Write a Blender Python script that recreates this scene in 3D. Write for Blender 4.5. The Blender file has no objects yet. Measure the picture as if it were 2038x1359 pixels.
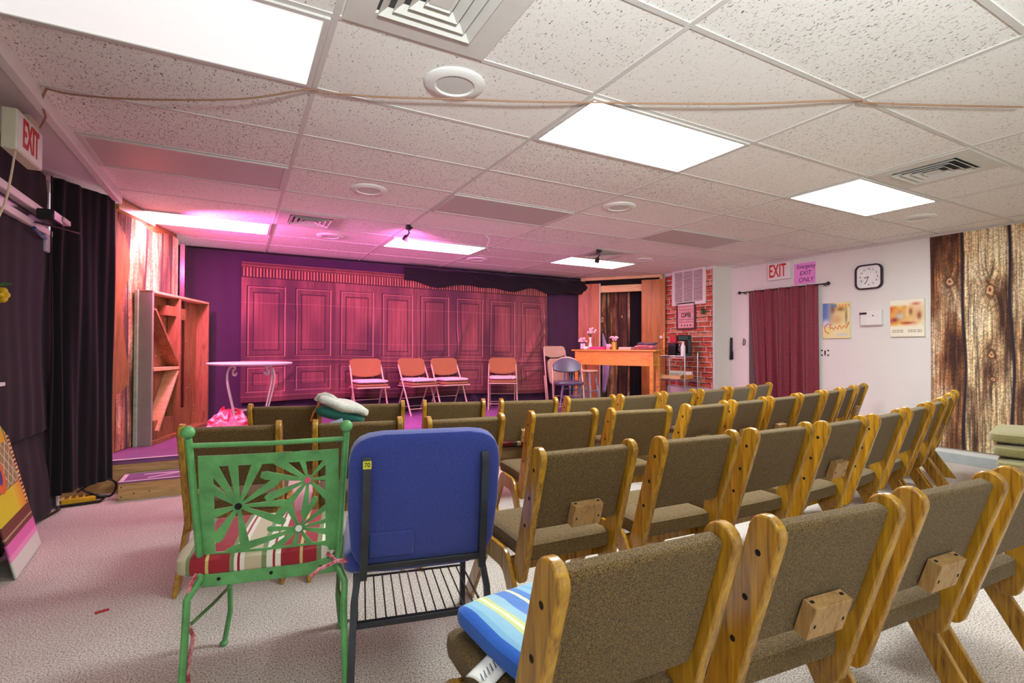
import bpy, math, random
import numpy as np
from mathutils import Matrix, Vector
random.seed(7); RNG = np.random.default_rng(11)
SC = bpy.context.scene; COL = SC.collection
R = math.radians
# ------------------------------------------------------------------ camera
F_PX, YAW, PIT, ROL, HC = 1008.69, .4974, .0134, .0038, 1.2
cy_, sy_ = math.cos(YAW), math.sin(YAW)
_f = Vector((sy_*math.cos(PIT), cy_*math.cos(PIT), math.sin(PIT)))
_r0 = Vector((cy_, -sy_, 0)); _u0 = _r0.cross(_f)
_r = math.cos(ROL)*_r0 + math.sin(ROL)*_u0
_u = -math.sin(ROL)*_r0 + math.cos(ROL)*_u0
cam_d = bpy.data.cameras.new('camera'); cam = bpy.data.objects.new('camera', cam_d); COL.objects.link(cam)
cam_d.sensor_width = 36; cam_d.lens = F_PX/2038*36; cam_d.clip_start = .02; cam_d.clip_end = 100
cam.matrix_world = Matrix(((_r.x, _u.x, -_f.x, 0), (_r.y, _u.y, -_f.y, 0), (_r.z, _u.z, -_f.z, HC), (0, 0, 0, 1)))
SC.camera = cam

def at(px, py, X=None, Y=None, Z=None):
    """a measured pixel of the survey photo -> the point where its sight line meets a known plane of the room"""
    d = _f + _r*((px-1019)/F_PX) - _u*((py-679.5)/F_PX)
    if X is not None: k = X/d.x
    elif Y is not None: k = Y/d.y
    else: k = (Z-HC)/d.z
    return Vector((d.x*k, d.y*k, d.z*k+HC))

def atline(px, py, A, B):
    """sight line with the vertical plane through ground points A, B -> (distance from A along it, height)"""
    d = _f + _r*((px-1019)/F_PX) - _u*((py-679.5)/F_PX)
    ex, ey = B[0]-A[0], B[1]-A[1]; L = math.hypot(ex, ey); ex /= L; ey /= L
    nx, ny = -ey, ex
    k = (A[0]*nx + A[1]*ny)/(d.x*nx + d.y*ny)
    return (d.x*k-A[0])*ex + (d.y*k-A[1])*ey, d.z*k+HC

# ------------------------------------------------------------------ materials
def lin(c): return tuple((x/255/12.92 if x/255 <= .04045 else ((x/255+.055)/1.055)**2.4) for x in c)
def newmat(name):
    m = bpy.data.materials.new(name); m.use_nodes = True; nt = m.node_tree
    return m, nt, nt.nodes['Principled BSDF']
def N(nt, t, **k):
    n = nt.nodes.new(t)
    for a, b in k.items():
        if a in n.inputs: n.inputs[a].default_value = b
        else: setattr(n, a, b)
    return n
def ramp(nt, fac, stops):
    r = nt.nodes.new('ShaderNodeValToRGB'); e = r.color_ramp.elements
    while len(e) < len(stops): e.new(.5)
    for el, (p, c) in zip(e, stops): el.position = p; el.color = (*c, 1)
    nt.links.new(fac, r.inputs[0]); return r.outputs[0]
def bump(nt, bs, h, s, d=.01):
    b = N(nt, 'ShaderNodeBump'); b.inputs['Strength'].default_value = s; b.inputs['Distance'].default_value = d
    nt.links.new(h, b.inputs['Height']); nt.links.new(b.outputs[0], bs.inputs['Normal'])
def coords(nt, scale):
    tc = N(nt, 'ShaderNodeTexCoord'); mp = N(nt, 'ShaderNodeMapping'); mp.inputs['Scale'].default_value = scale
    nt.links.new(tc.outputs['Object'], mp.inputs[0]); return mp.outputs[0]
def noise(nt, vec, scale, detail=3, rough=.55, dist=0):
    n = N(nt, 'ShaderNodeTexNoise'); n.inputs['Scale'].default_value = scale; n.inputs['Detail'].default_value = detail
    n.inputs['Roughness'].default_value = rough; n.inputs['Distortion'].default_value = dist
    nt.links.new(vec, n.inputs['Vector']); return n.outputs[0]

def plain(name, c, rough=.5, metal=0, var=.08, scale=14, coat=0):
    m, nt, b = newmat(name); c = lin(c)
    v = noise(nt, coords(nt, (1, 1, 1)), scale, 4)
    col = ramp(nt, v, [(.3, tuple(x*(1-var) for x in c)), (.7, tuple(min(1, x*(1+var)) for x in c))])
    nt.links.new(col, b.inputs['Base Color']); b.inputs['Roughness'].default_value = rough; b.inputs['Metallic'].default_value = metal
    if coat: b.inputs['Coat Weight'].default_value = coat; b.inputs['Coat Roughness'].default_value = .15
    return m
def wood(name, dark, light, stretch=(30, 30, 2.2), rough=.35, coat=.3, dist=1.2):
    m, nt, b = newmat(name)
    v = coords(nt, stretch); n = noise(nt, v, 1.0, 5, .6, dist)
    n2 = noise(nt, coords(nt, tuple(s*5 for s in stretch)), 1.0, 2)
    mx = N(nt, 'ShaderNodeMath', operation='MULTIPLY_ADD'); nt.links.new(n2, mx.inputs[0]); mx.inputs[1].default_value = .35; nt.links.new(n, mx.inputs[2])
    col = ramp(nt, mx.outputs[0], [(.42, lin(dark)), (.62, lin(tuple((a+2*c)/3 for a, c in zip(dark, light)))), (.85, lin(light))])
    nt.links.new(col, b.inputs['Base Color']); b.inputs['Roughness'].default_value = rough
    b.inputs['Coat Weight'].default_value = coat; b.inputs['Coat Roughness'].default_value = .2
    bump(nt, b, mx.outputs[0], .15, .002); return m
def fabric(name, a, c, scale=420, rough=.95, sheen=.3, bs=.4, big=.0):
    m, nt, b = newmat(name)
    n = noise(nt, coords(nt, (1, 1, 1)), scale, 2, .7)
    col = ramp(nt, n, [(.36, lin(a)), (.66, lin(c))])
    nt.links.new(col, b.inputs['Base Color']); b.inputs['Roughness'].default_value = rough
    b.inputs['Sheen Weight'].default_value = sheen; b.inputs['Sheen Roughness'].default_value = .5
    bump(nt, b, n, bs, .003); return m
def emit(name, c, s):
    m, nt, b = newmat(name); b.inputs['Base Color'].default_value = (.8, .8, .8, 1)
    b.inputs['Emission Color'].default_value = (*c, 1); b.inputs['Emission Strength'].default_value = s; return m
def printed(name, rough=.85, sheen=0, bumpy=0):
    m, nt, b = newmat(name); a = N(nt, 'ShaderNodeVertexColor'); a.layer_name = 'Col'
    nt.links.new(a.outputs[0], b.inputs['Base Color']); b.inputs['Roughness'].default_value = rough
    b.inputs['Sheen Weight'].default_value = sheen
    n = noise(nt, coords(nt, (1, 1, 1)), 600, 2); bump(nt, b, n, .08+bumpy, .001); return m

M = {}
M['wall'] = plain('painted_wall', (226, 223, 216), .85, var=.02, scale=3)
M['white'] = plain('white_paint', (228, 226, 220), .55, var=.03)
M['cream'] = plain('cream_plastic', (224, 218, 190), .5, var=.04)
M['tee'] = plain('ceiling_tee_paint', (205, 200, 194), .5, var=.03)
M['black'] = plain('black_plastic', (22, 22, 24), .4, var=.2)
M['hole'] = plain('dark_hole', (18, 12, 8), .9)
M['blackcloth'] = fabric('black_cloth', (6, 4, 9), (16, 10, 20), 700, .95, .05, .15)
M['violetcloth'] = fabric('violet_black_cloth', (50, 26, 52), (70, 38, 72), 700, .95, .2, .15)
M['post'] = wood('oak_varnish', (92, 52, 10), (202, 152, 40), (38, 38, 2.4), .3, .45)
M['block'] = wood('pale_block_wood', (140, 98, 52), (196, 158, 104), (40, 40, 3), .55, .05)
M['olive'] = fabric('olive_upholstery', (52, 37, 14), (140, 112, 62), 330, .95, .12, .6)
M['olive2'] = fabric('pale_olive_upholstery', (120, 112, 66), (150, 140, 92), 300, .95, .3, .3)
M['blue'] = fabric('blue_upholstery', (30, 42, 120), (66, 84, 176), 520, .95, .5, .4)
M['grey_metal'] = plain('grey_metal', (70, 72, 78), .38, .6, .15)
M['chrome'] = plain('chrome_metal', (190, 190, 190), .25, .9, .05)
M['greenpaint'] = plain('green_paint', (98, 166, 98), .42, .0, .28, 16)
M['pinkdot'] = plain('pink_paint', (222, 90, 120), .5)
M['deck'] = plain('purple_deck_paint', (140, 92, 146), .38, 0, .15, 5)
M['pine'] = wood('pine_board', (150, 112, 62), (208, 176, 118), (3, 40, 40), .6, 0)
M['pinev'] = wood('raw_plywood', (100, 66, 34), (160, 116, 70), (16, 16, 2), .65, 0)
M['ply'] = wood('orange_veneer', (128, 70, 22), (190, 116, 48), (14, 14, 1.2), .4, .15, .6)
M['rail'] = wood('pale_stud_wood', (200, 150, 100), (236, 196, 146), (4, 4, 30), .6, 0)
M['desk'] = wood('desk_orange_wood', (190, 108, 36), (240, 166, 74), (3, 3, 26), .35, .25)
M['tape'] = plain('pale_tape', (228, 206, 220), .6)
M['greygreen'] = plain('grey_paint', (158, 158, 146), .6, 0, .06, 6)
M['mint'] = plain('mint_paint', (176, 206, 180), .6, 0, .15, 20)
M['tan'] = fabric('tan_weave', (126, 84, 44), (172, 124, 76), 300, .9, .15, .3)
M['beigemetal'] = plain('beige_metal', (200, 176, 150), .35, .2, .05)
M['vinyl'] = plain('dark_vinyl', (78, 66, 92), .28, 0, .08, 8, .4)
M['pinkpad'] = fabric('pale_pad_cloth', (214, 180, 176), (240, 220, 214), 240, .95, .3, .4)
M['stool'] = plain('blue_grey_stool_paint', (130, 146, 156), .5, 0, .3, 30)
M['tabletop'] = plain('stone_table_top', (226, 214, 204), .45, 0, .06)
M['ironwhite'] = plain('white_iron', (226, 218, 208), .5, 0, .06)
M['maroon'] = fabric('maroon_brocade', (78, 6, 24), (150, 24, 52), 110, .6, .5, .3)
M['yellow'] = plain('yellow_plastic', (226, 178, 18), .45)
M['red'] = plain('red_paint', (176, 34, 24), .45)
M['exitred'] = plain('exit_red', (196, 44, 28), .5)
M['pinkpaper'] = plain('pink_paper', (238, 150, 220), .8, 0, .03)
M['ink'] = plain('violet_ink', (70, 24, 70), .8)
M['blackink'] = plain('black_ink', (24, 20, 22), .8)
M['cord'] = plain('brown_cord', (150, 112, 84), .7)
M['cordw'] = plain('cream_cord', (222, 196, 168), .6)
M['grille'] = plain('grey_grille', (204, 202, 196), .7, 0, .1, 300)
M['louver'] = plain('louver_paint', (206, 202, 194), .5, 0, .03)
M['vback'] = plain('vent_cavity', (70, 68, 66), .9)
M['dark'] = plain('dark_void', (20, 18, 18), .9)
M['baseb'] = plain('grey_baseboard', (176, 182, 182), .4, 0, .08, 8)
M['glass'] = plain('dark_glass', (26, 24, 30), .08, 0, .1, 5, .6)
M['teal'] = fabric('teal_cloth', (6, 70, 62), (22, 120, 102), 200, .8, .4, .2)
M['lace'] = fabric('lace_cloth', (206, 208, 192), (244, 244, 232), 160, .9, .3, .5)
M['print'] = printed('printed_cloth', .82, .2)
M['paper'] = printed('printed_paper', .5)
M['flower'] = plain('pink_petals', (238, 186, 206), .7, 0, .1, 60)
M['leaf'] = plain('green_leaf', (50, 98, 44), .6, 0, .2, 40)
M['gold'] = plain('gold_cup', (214, 170, 70), .35, .5)
M['hotpink'] = plain('hot_pink_box', (226, 60, 130), .5)
M['seattag'] = plain('white_label', (236, 236, 232), .6)
M['silver'] = plain('wire_silver', (170, 166, 170), .3, .8, .05)
M['basket'] = plain('grey_wire_basket', (120, 122, 134), .4, .6, .1)
M['garment'] = fabric('folded_garment', (96, 30, 50), (190, 90, 100), 60, .8, .4, .3)
M['towelred'] = fabric('towel', (170, 40, 60), (236, 160, 170), 50, .9, .3, .3)
M['unlit'] = plain('unlit_diffuser', (190, 184, 178), .5, 0, .02)
M['lit'] = emit('lit_diffuser', (.90, .985, 1), 13)
M['lits'] = emit('stage_lit_diffuser', (1, .42, .62), 6.5)
M['litr'] = emit('warm_lit_diffuser', (1, .62, .66), 4.2)
M['litdim'] = emit('dim_lit_diffuser', (1, 1, .98), .24)
M['lamp'] = emit('stage_lamp_lens', (1, .25, .7), 6)

def carpet():
    m, nt, b = newmat('carpet')
    v = coords(nt, (1, 1, 1)); n = noise(nt, v, 150, 3, .8); n2 = noise(nt, v, 1.6, 3); n3 = noise(nt, v, 38, 2)
    c1 = ramp(nt, n, [(.36, lin((70, 50, 40))), (.46, lin((206, 188, 174))), (.60, lin((255, 250, 242)))])
    mx = N(nt, 'ShaderNodeMix', data_type='RGBA', blend_type='MULTIPLY'); mx.inputs[0].default_value = .5
    c2 = ramp(nt, n2, [(.35, (.74, .68, .64)), (.65, (1, 1, 1))])
    nt.links.new(c1, mx.inputs[6]); nt.links.new(c2, mx.inputs[7]); nt.links.new(mx.outputs[2], b.inputs['Base Color'])
    b.inputs['Roughness'].default_value = 1; b.inputs['Sheen Weight'].default_value = .2
    ad = N(nt, 'ShaderNodeMath', operation='MULTIPLY_ADD'); nt.links.new(n3, ad.inputs[0]); ad.inputs[1].default_value = .5; nt.links.new(n, ad.inputs[2])
    bump(nt, b, ad.outputs[0], .7, .006); return m
M['carpet'] = carpet()
GX = lambda i: .3179+1.2192*i
GY = lambda j: 1.9998+.6096*j
ZC = 2.461
def ceilmat():
    m, nt, b = newmat('acoustic_tile')
    tc = N(nt, 'ShaderNodeTexCoord'); sep = N(nt, 'ShaderNodeSeparateXYZ'); nt.links.new(tc.outputs['Object'], sep.inputs[0])
    def m2(op, a, v, **k):
        n = N(nt, 'ShaderNodeMath', operation=op); nt.links.new(a, n.inputs[0]); n.inputs[1].default_value = v; return n.outputs[0]
    ix = m2('FLOOR', m2('DIVIDE', m2('SUBTRACT', sep.outputs[0], GX(-4)), 1.2192), 0)
    iy = m2('FLOOR', m2('DIVIDE', m2('SUBTRACT', sep.outputs[1], GY(-10)), .6096), 0)
    cb = N(nt, 'ShaderNodeCombineXYZ'); nt.links.new(ix, cb.inputs[0]); nt.links.new(iy, cb.inputs[1])
    wn = N(nt, 'ShaderNodeTexWhiteNoise'); nt.links.new(cb.outputs[0], wn.inputs['Vector'])
    off = N(nt, 'ShaderNodeVectorMath', operation='MULTIPLY_ADD'); nt.links.new(cb.outputs[0], off.inputs[0]); off.inputs[1].default_value = (3.7, 5.3, 0); nt.links.new(tc.outputs['Object'], off.inputs[2])
    mp = N(nt, 'ShaderNodeMapping'); mp.inputs['Scale'].default_value = (150, 62, 1); mp.inputs['Rotation'].default_value = (0, 0, R(6)); nt.links.new(off.outputs[0], mp.inputs[0])
    n = noise(nt, mp.outputs[0], 1, 2, .6, .8)
    mp2 = N(nt, 'ShaderNodeMapping'); mp2.inputs['Scale'].default_value = (330, 330, 1); nt.links.new(off.outputs[0], mp2.inputs[0])
    n2 = noise(nt, mp2.outputs[0], 1, 1)
    # per-tile depth of the fissures
    th = N(nt, 'ShaderNodeMath', operation='MULTIPLY_ADD'); nt.links.new(wn.outputs[0], th.inputs[0]); th.inputs[1].default_value = .06; nt.links.new(n, th.inputs[2])
    f1 = ramp(nt, th.outputs[0], [(.645, (0, 0, 0)), (.70, (1, 1, 1))])
    f2 = ramp(nt, n2, [(.67, (0, 0, 0)), (.73, (.4, .4, .4))])
    mxx = N(nt, 'ShaderNodeMath', operation='MAXIMUM'); nt.links.new(f1, mxx.inputs[0]); nt.links.new(f2, mxx.inputs[1])
    base = noise(nt, tc.outputs['Object'], .9, 2)
    bc = ramp(nt, base, [(.3, lin((232, 227, 220))), (.7, lin((238, 235, 228)))])
    mx = N(nt, 'ShaderNodeMix', data_type='RGBA'); nt.links.new(mxx.outputs[0], mx.inputs[0]); nt.links.new(bc, mx.inputs[6]); mx.inputs[7].default_value = (*lin((92, 84, 76)), 1)
    nt.links.new(mx.outputs[2], b.inputs['Base Color']); b.inputs['Roughness'].default_value = .9
    return m
M['ceil'] = ceilmat()

# ------------------------------------------------------------------ mesh builder
class MB:
    def __init__(s): s.v = []; s.f = []; s.m = []
    def add(s, vs, fs, mat=0):
        o = len(s.v); s.v += [tuple(v) for v in vs]; s.f += [tuple(i+o for i in f) for f in fs]; s.m += [mat]*len(fs); return s
    def box(s, c, d, T=None, mat=0):
        x, y, z = d[0]/2, d[1]/2, d[2]/2
        vs = [Vector((a*x, b*y, e*z)) for a in (-1, 1) for b in (-1, 1) for e in (-1, 1)]
        if T is not None: vs = [T @ v for v in vs]
        vs = [v+Vector(c) for v in vs]
        return s.add(vs, [(0, 1, 3, 2), (4, 6, 7, 5), (0, 4, 5, 1), (2, 3, 7, 6), (0, 2, 6, 4), (1, 5, 7, 3)], mat)
    def bar(s, a, b, w, h, mat=0, up=(0, 0, 1)):
        a, b = Vector(a), Vector(b); d = (b-a); L = d.length; d.normalize(); upv = Vector(up)
        if abs(d.dot(upv)) > .98: upv = Vector((0, 1, 0))
        sx = d.cross(upv).normalized(); sz = sx.cross(d)
        T = Matrix((sx, d, sz)).transposed()
        return s.box((a+b)/2, (w, L, h), T, mat)
    def prism(s, poly, a, b, axis='x', mat=0):
        n = len(poly)
        mk = {'x': lambda t, p: (t, p[0], p[1]), 'y': lambda t, p: (p[0], t, p[1]), 'z': lambda t, p: (p[0], p[1], t)}[axis]
        vs = [mk(a, p) for p in poly]+[mk(b, p) for p in poly]
        fs = [tuple(range(n))[::-1], tuple(range(n, 2*n))]+[(i, (i+1) % n, n+(i+1) % n, n+i) for i in range(n)]
        return s.add(vs, fs, mat)
    def tube(s, pts, r, n=8, mat=0, closed=False, square=False):
        P = [Vector(p) for p in pts]; k = len(P); rs = r if isinstance(r, (list, tuple)) else [r]*k
        t = [(P[(i+1) % k]-P[i-1] if closed or 0 < i < k-1 else (P[1]-P[0] if i == 0 else P[-1]-P[-2])).normalized() for i in range(k)]
        nv = Vector((0, 0, 1)) if abs(t[0].z) < .9 else Vector((0, 1, 0))
        vs = []
        for i in range(k):
            nv = (nv-t[i]*nv.dot(t[i]))
            if nv.length < 1e-6: nv = t[i].orthogonal()
            nv.normalize(); bv = t[i].cross(nv)
            for j in range(n):
                a = 2*math.pi*(j+.5)/n
                vs.append(P[i]+(nv*math.cos(a)+bv*math.sin(a))*rs[i]*(1.414 if square else 1))
        fs = [(i*n+j, i*n+(j+1) % n, ((i+1) % k)*n+(j+1) % n, ((i+1) % k)*n+j) for i in range(k if closed else k-1) for j in range(n)]
        if not closed: fs += [tuple(range(n))[::-1], tuple(range((k-1)*n, k*n))]
        return s.add(vs, fs, mat)
    def lathe(s, prof, c=(0, 0, 0), n=24, mat=0, T=None):
        k = len(prof); vs = []
        for r, z in prof:
            for j in range(n):
                v = Vector((r*math.cos(2*math.pi*j/n), r*math.sin(2*math.pi*j/n), z))
                if T is not None: v = T @ v
                vs.append(v+Vector(c))
        fs = [(i*n+j, i*n+(j+1) % n, (i+1)*n+(j+1) % n, (i+1)*n+j) for i in range(k-1) for j in range(n)]
        fs += [tuple(range(n))[::-1], tuple(range((k-1)*n, k*n))]
        return s.add(vs, fs, mat)
    def ball(s, c, r, n=14, sc=(1, 1, 1), mat=0):
        prof = [(max(1e-4, math.sin(math.pi*i/n)), -math.cos(math.pi*i/n)) for i in range(n+1)]
        return s.lathe([(a*r, b*r) for a, b in prof], c, n*2, mat, Matrix.Diagonal(Vector(sc)))
    def pillow(s, c, d, p=.22, q=.5, nu=40, nv=12, T=None, fn=None, mat=0):
        """superellipsoid cushion"""
        sg = lambda a, e: math.copysign(abs(a)**e, a); vs = []
        for i in range(nv+1):
            ph = -math.pi/2+math.pi*i/nv
            for j in range(nu):
                th = 2*math.pi*j/nu
                cz = max(1e-3, abs(math.cos(ph)))**q
                v = Vector((sg(math.cos(th), p)*cz*d[0]/2, sg(math.sin(th), p)*cz*d[1]/2, sg(math.sin(ph), q)*d[2]/2))
                if fn: v = fn(v)
                if T is not None: v = T @ v
                vs.append(v+Vector(c))
        fs = [(i*nu+j, i*nu+(j+1) % nu, (i+1)*nu+(j+1) % nu, (i+1)*nu+j) for i in range(nv) for j in range(nu)]
        fs += [tuple(range(nu))[::-1], tuple(range(nv*nu, nv*nu+nu))]
        return s.add(vs, fs, mat)
    def grid(s, fn, nu, nv, mat=0):
        vs = [fn(i/nu, j/nv) for j in range(nv+1) for i in range(nu+1)]
        fs = [(j*(nu+1)+i, j*(nu+1)+i+1, (j+1)*(nu+1)+i+1, (j+1)*(nu+1)+i) for j in range(nv) for i in range(nu)]
        return s.add(vs, fs, mat)
    def build(s, name, mats, parent=None, bevel=0, solid=0, loc=None, rz=0, smooth=35, seg=2):
        me = bpy.data.meshes.new(name); me.from_pydata(s.v, [], s.f); me.validate()
        for m in (mats if isinstance(mats, (list, tuple)) else [mats]): me.materials.append(m)
        if len(me.polygons) == len(s.m): me.polygons.foreach_set('material_index', s.m)
        me.polygons.foreach_set('use_smooth', [smooth > 0]*len(me.polygons)); me.update()
        try: me.set_sharp_from_angle(angle=R(smooth))
        except Exception: pass
        o = bpy.data.objects.new(name, me); COL.objects.link(o)
        if parent is not None: o.parent = parent
        if loc is not None: o.location = loc
        o.rotation_euler.z = rz
        if solid: sm = o.modifiers.new('solid', 'SOLIDIFY'); sm.thickness = solid; sm.offset = 0
        if bevel:
            bm = o.modifiers.new('bevel', 'BEVEL'); bm.width = bevel; bm.segments = seg; bm.limit_method = 'ANGLE'; bm.angle_limit = R(40)
        return o
def tag(o, label=None, cat=None, group=None, kind=None):
    for k, v in (('label', label), ('category', cat), ('group', group), ('kind', kind)):
        if v: o[k] = v
    return o
def empty(name, loc, rz=0, label=None, cat=None, group=None, rx=0, ry=0):
    o = bpy.data.objects.new(name, None); COL.objects.link(o); o.location = loc; o.rotation_euler = (rx, ry, rz); o.empty_display_size = .1
    return tag(o, label, cat, group)
def dup(o, parent=None):
    c = o.copy(); COL.objects.link(c)
    if parent is not None: c.parent = parent
    for ch in list(o.children): dup(ch, c)
    return c
def struct(o): o['kind'] = 'structure'; return o
def text(body, size, mat, parent, loc, rot, sx=1, ext=.0008, off=0, shear=0, name='lettering', align='CENTER'):
    cu = bpy.data.curves.new(name, 'FONT'); cu.body = body; cu.size = size; cu.extrude = ext; cu.offset = off; cu.shear = shear
    cu.align_x = align; cu.align_y = 'CENTER'; cu.materials.append(mat)
    tmp = bpy.data.objects.new(name, cu); COL.objects.link(tmp); bpy.context.view_layer.update()
    me = bpy.data.meshes.new_from_object(tmp.evaluated_get(bpy.context.evaluated_depsgraph_get())); bpy.data.objects.remove(tmp); me.name = name
    if not me.materials: me.materials.append(mat)
    o = bpy.data.objects.new(name, me); COL.objects.link(o); o.parent = parent; o.location = loc; o.rotation_euler = rot; o.scale.x = sx; return o
FACE_MX = (R(90), 0, R(-90))   # lettering that faces -X
FACE_PX = (R(90), 0, R(90))    # lettering that faces +X

# numpy value noise for printed patterns
def vnoise(x, y, seed=0, oct=1, gain=.5):
    tot = np.zeros_like(x); amp = 1; norm = 0
    for o in range(oct):
        g = np.random.default_rng(seed*17+o).random((64, 64))
        xi = np.floor(x).astype(int); yi = np.floor(y).astype(int); fx = x-xi; fy = y-yi
        fx = fx*fx*(3-2*fx); fy = fy*fy*(3-2*fy)
        a = g[xi % 64, yi % 64]; b = g[(xi+1) % 64, yi % 64]; c = g[xi % 64, (yi+1) % 64]; d = g[(xi+1) % 64, (yi+1) % 64]
        tot += amp*((a*(1-fx)+b*fx)*(1-fy)+(c*(1-fx)+d*fx)*fy); norm += amp; amp *= gain; x = x*2.03+5.1; y = y*2.03+1.7
    return tot/norm
def mixc(a, b, t):
    t = np.clip(t, 0, 1)[..., None]; return a*(1-t)+b*t
C = lambda *c: np.array(c, float)
def sheet(name, A, B, z0, z1, nx, nz, col, mat, parent=None, disp=None, ztop=None, zbot=None, solid=.003, width=None):
    """an upright printed sheet from ground point A to B; col(u, v) in metres from its left and bottom edges gives its printed colours (0..255)"""
    A, B = np.array(A, float), np.array(B, float); L = np.linalg.norm(B-A); e = (B-A)/L; n = np.array([e[1], -e[0]])
    u = np.linspace(0, 1, nx+1); v = np.linspace(0, 1, nz+1); U, V = np.meshgrid(u, v)
    zb = z0 + (zbot(U) if zbot else 0); zt = z1 + (ztop(U) if ztop else 0)
    Z = zb+(zt-zb)*V; D = disp(U*L, V*(z1-z0)) if disp else 0*U
    X = A[0]+e[0]*U*L+n[0]*D; Y = A[1]+e[1]*U*L+n[1]*D
    co = np.stack([X, Y, Z], -1).reshape(-1, 3)
    rgb = np.clip(col(U*L, V*(z1-z0)), 0, 255).reshape(-1, 3)/255
    rgb = np.where(rgb <= .04045, rgb/12.92, ((rgb+.055)/1.055)**2.4)
    i = np.arange(nx); j = np.arange(nz); I, J = np.meshgrid(i, j); b0 = (J*(nx+1)+I).ravel()
    fs = np.stack([b0, b0+1, b0+nx+2, b0+nx+1], 1)
    me = bpy.data.meshes.new(name); me.vertices.add(len(co)); me.vertices.foreach_set('co', co.ravel())
    me.loops.add(fs.size); me.loops.foreach_set('vertex_index', fs.ravel().astype(np.int32))
    me.polygons.add(len(fs)); me.polygons.foreach_set('loop_start', np.arange(0, fs.size, 4, dtype=np.int32))
    try: me.polygons.foreach_set('loop_total', np.full(len(fs), 4, np.int32))
    except Exception: pass
    me.update(calc_edges=True)
    ca = me.color_attributes.new('Col', 'FLOAT_COLOR', 'POINT')
    ca.data.foreach_set('color', np.concatenate([rgb, np.ones((len(rgb), 1))], 1).ravel())
    me.polygons.foreach_set('use_smooth', [True]*len(fs)); me.materials.append(mat)
    o = bpy.data.objects.new(name, me); COL.objects.link(o)
    if parent is not None: o.parent = parent
    if solid: sm = o.modifiers.new('solid', 'SOLIDIFY'); sm.thickness = solid; sm.offset = 0
    return o
def cloth(A, B, z0, z1, folds=8, amp=.03, nx=120, nz=40, seed=1, flare=.0, wob=.01, sag=0):
    """hanging gathered cloth from ground point A to B"""
    A, B = Vector((*A, 0)), Vector((*B, 0)); d = B-A; L = d.length; d.normalize(); n = Vector((d.y, -d.x, 0))
    rr = random.Random(seed); ph = [rr.uniform(0, 6.28) for _ in range(4)]
    def fn(u, v):
        a = amp*(.45+.55*(1-v))
        w_ = u*folds*6.283+1.9*math.sin(u*folds*1.31+ph[1])+.5*math.sin(v*3.1+u*folds*2+ph[3]); off = a*(math.sin(w_+ph[0])*(.55+.45*math.sin(u*folds*.83+ph[2]))+.3*math.sin(u*folds*2.37*6.283*.6+ph[2]+v*1.7))
        off += wob*math.sin(v*7+u*11+ph[3])+flare*(1-v)**2
        zt = z1-sag*4*u*(1-u)
        return A+d*(L*u)+n*off+Vector((0, 0, z0+(zt-z0)*v))
    return MB().grid(fn, nx, nz)

# ================================================================== ROOM
XR, YB, XL, ZST, YST = 6.72, 7.45, -1.28, .262, 5.25
struct(MB().box((2.8, 2.5, -.05), (9, 10.2, .1)).build('floor', M['carpet']))
ceil = struct(MB().box((2.98, 2.4, ZC+.05), (7.8, 10.2, .1)).build('ceiling', M['ceil']))
g = MB()
for i in range(0, 6): g.box((GX(i), 2.45, ZC-.001), (.024, 10, .008))
for j in range(-7, 9): g.box((2.92, GY(j), ZC-.0005), (7.56, .024, .007))
struct(g.build('ceiling_grid', M['tee'], ceil))
struct(MB().box((-1.11, 1.4, 2.475), (.46, 8.2, .06)).build('ceiling_soffit', M['wall']))
struct(MB().box((-.875, 1.38, 2.425), (.05, 7.75, .075)).build('trim_1', M['white'], bevel=.006))
wl = struct(MB().box((XL-.05, 1.2, 1.25), (.1, 7.8, 2.5)).build('wall_left', M['wall']))
struct(MB().box((2.7, YB+.05, 1.25), (8.1, .1, 2.5)).build('wall_back', M['dark']))
struct(MB().box((XR+.05, 1.4, 1.25), (.1, 7.74, 2.5)).build('wall_right', M['wall']))
struct(MB().box((6.53, (5.27+YB)/2, 1.25), (.39, YB-5.27, 2.5)).build('wall_alcove', M['wall']))
struct(MB().box((XR-.008, 1.38, .05), (.016, 7.7, .1)).build('baseboard_right', M['baseb'], bevel=.004))
struct(MB().box((XR-.012, 1.38, ZC-.012), (.024, 7.7, .02)).build('trim_2', M['tee']))
# corner trim with the stub of baseboard by the stage
struct(MB().box((-1.2, 4.93, .075), (.1, .03, .15)).build('baseboard_left', M['white'], bevel=.004))

# ------------------------------------------------------------------ ceiling fittings
def ceiling_light(x0, x1, y0, y1, mat, label):
    cx, cy = (x0+x1)/2, (y0+y1)/2; t = empty('ceiling_light', (cx, cy, ZC), 0, label, 'ceiling light', 'recessed ceiling lights')
    w, h = (x1-x0)/2-.014, (y1-y0)/2-.014; m = MB()
    for sx in (-1, 1): m.box((sx*(w-.012), 0, -.006), (.024, 2*h, .014))
    for sy in (-1, 1): m.box((0, sy*(h-.012), -.006), (2*w-.048, .024, .014))
    m.build('frame', M['tee'], t, bevel=.002)
    MB().box((0, 0, -.004), (2*w-.05, 2*h-.05, .008)).build('diffuser', mat, t)
    return t
ceiling_light(GX(1), GX(2), GY(0), GY(1), M['lit'], 'brightly lit ceiling panel in the middle of the seating area')
ceiling_light(GX(3), GX(4), GY(0), GY(1), M['lit'], 'brightly lit ceiling panel nearest the white right wall')
ceiling_light(GX(-1)+.05, GX(0), GY(0), GY(1), M['litdim'], 'large dim white ceiling panel above the carpet by the exit sign')
ceiling_light(GX(-1)+.05, GX(0), GY(6), GY(7), M['lits'], 'lit ceiling panel above the open wooden shelf unit on stage')
ceiling_light(GX(1), GX(2), GY(6), GY(7), M['lits'], 'lit ceiling panel over the panelled backdrop, mid stage')
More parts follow.
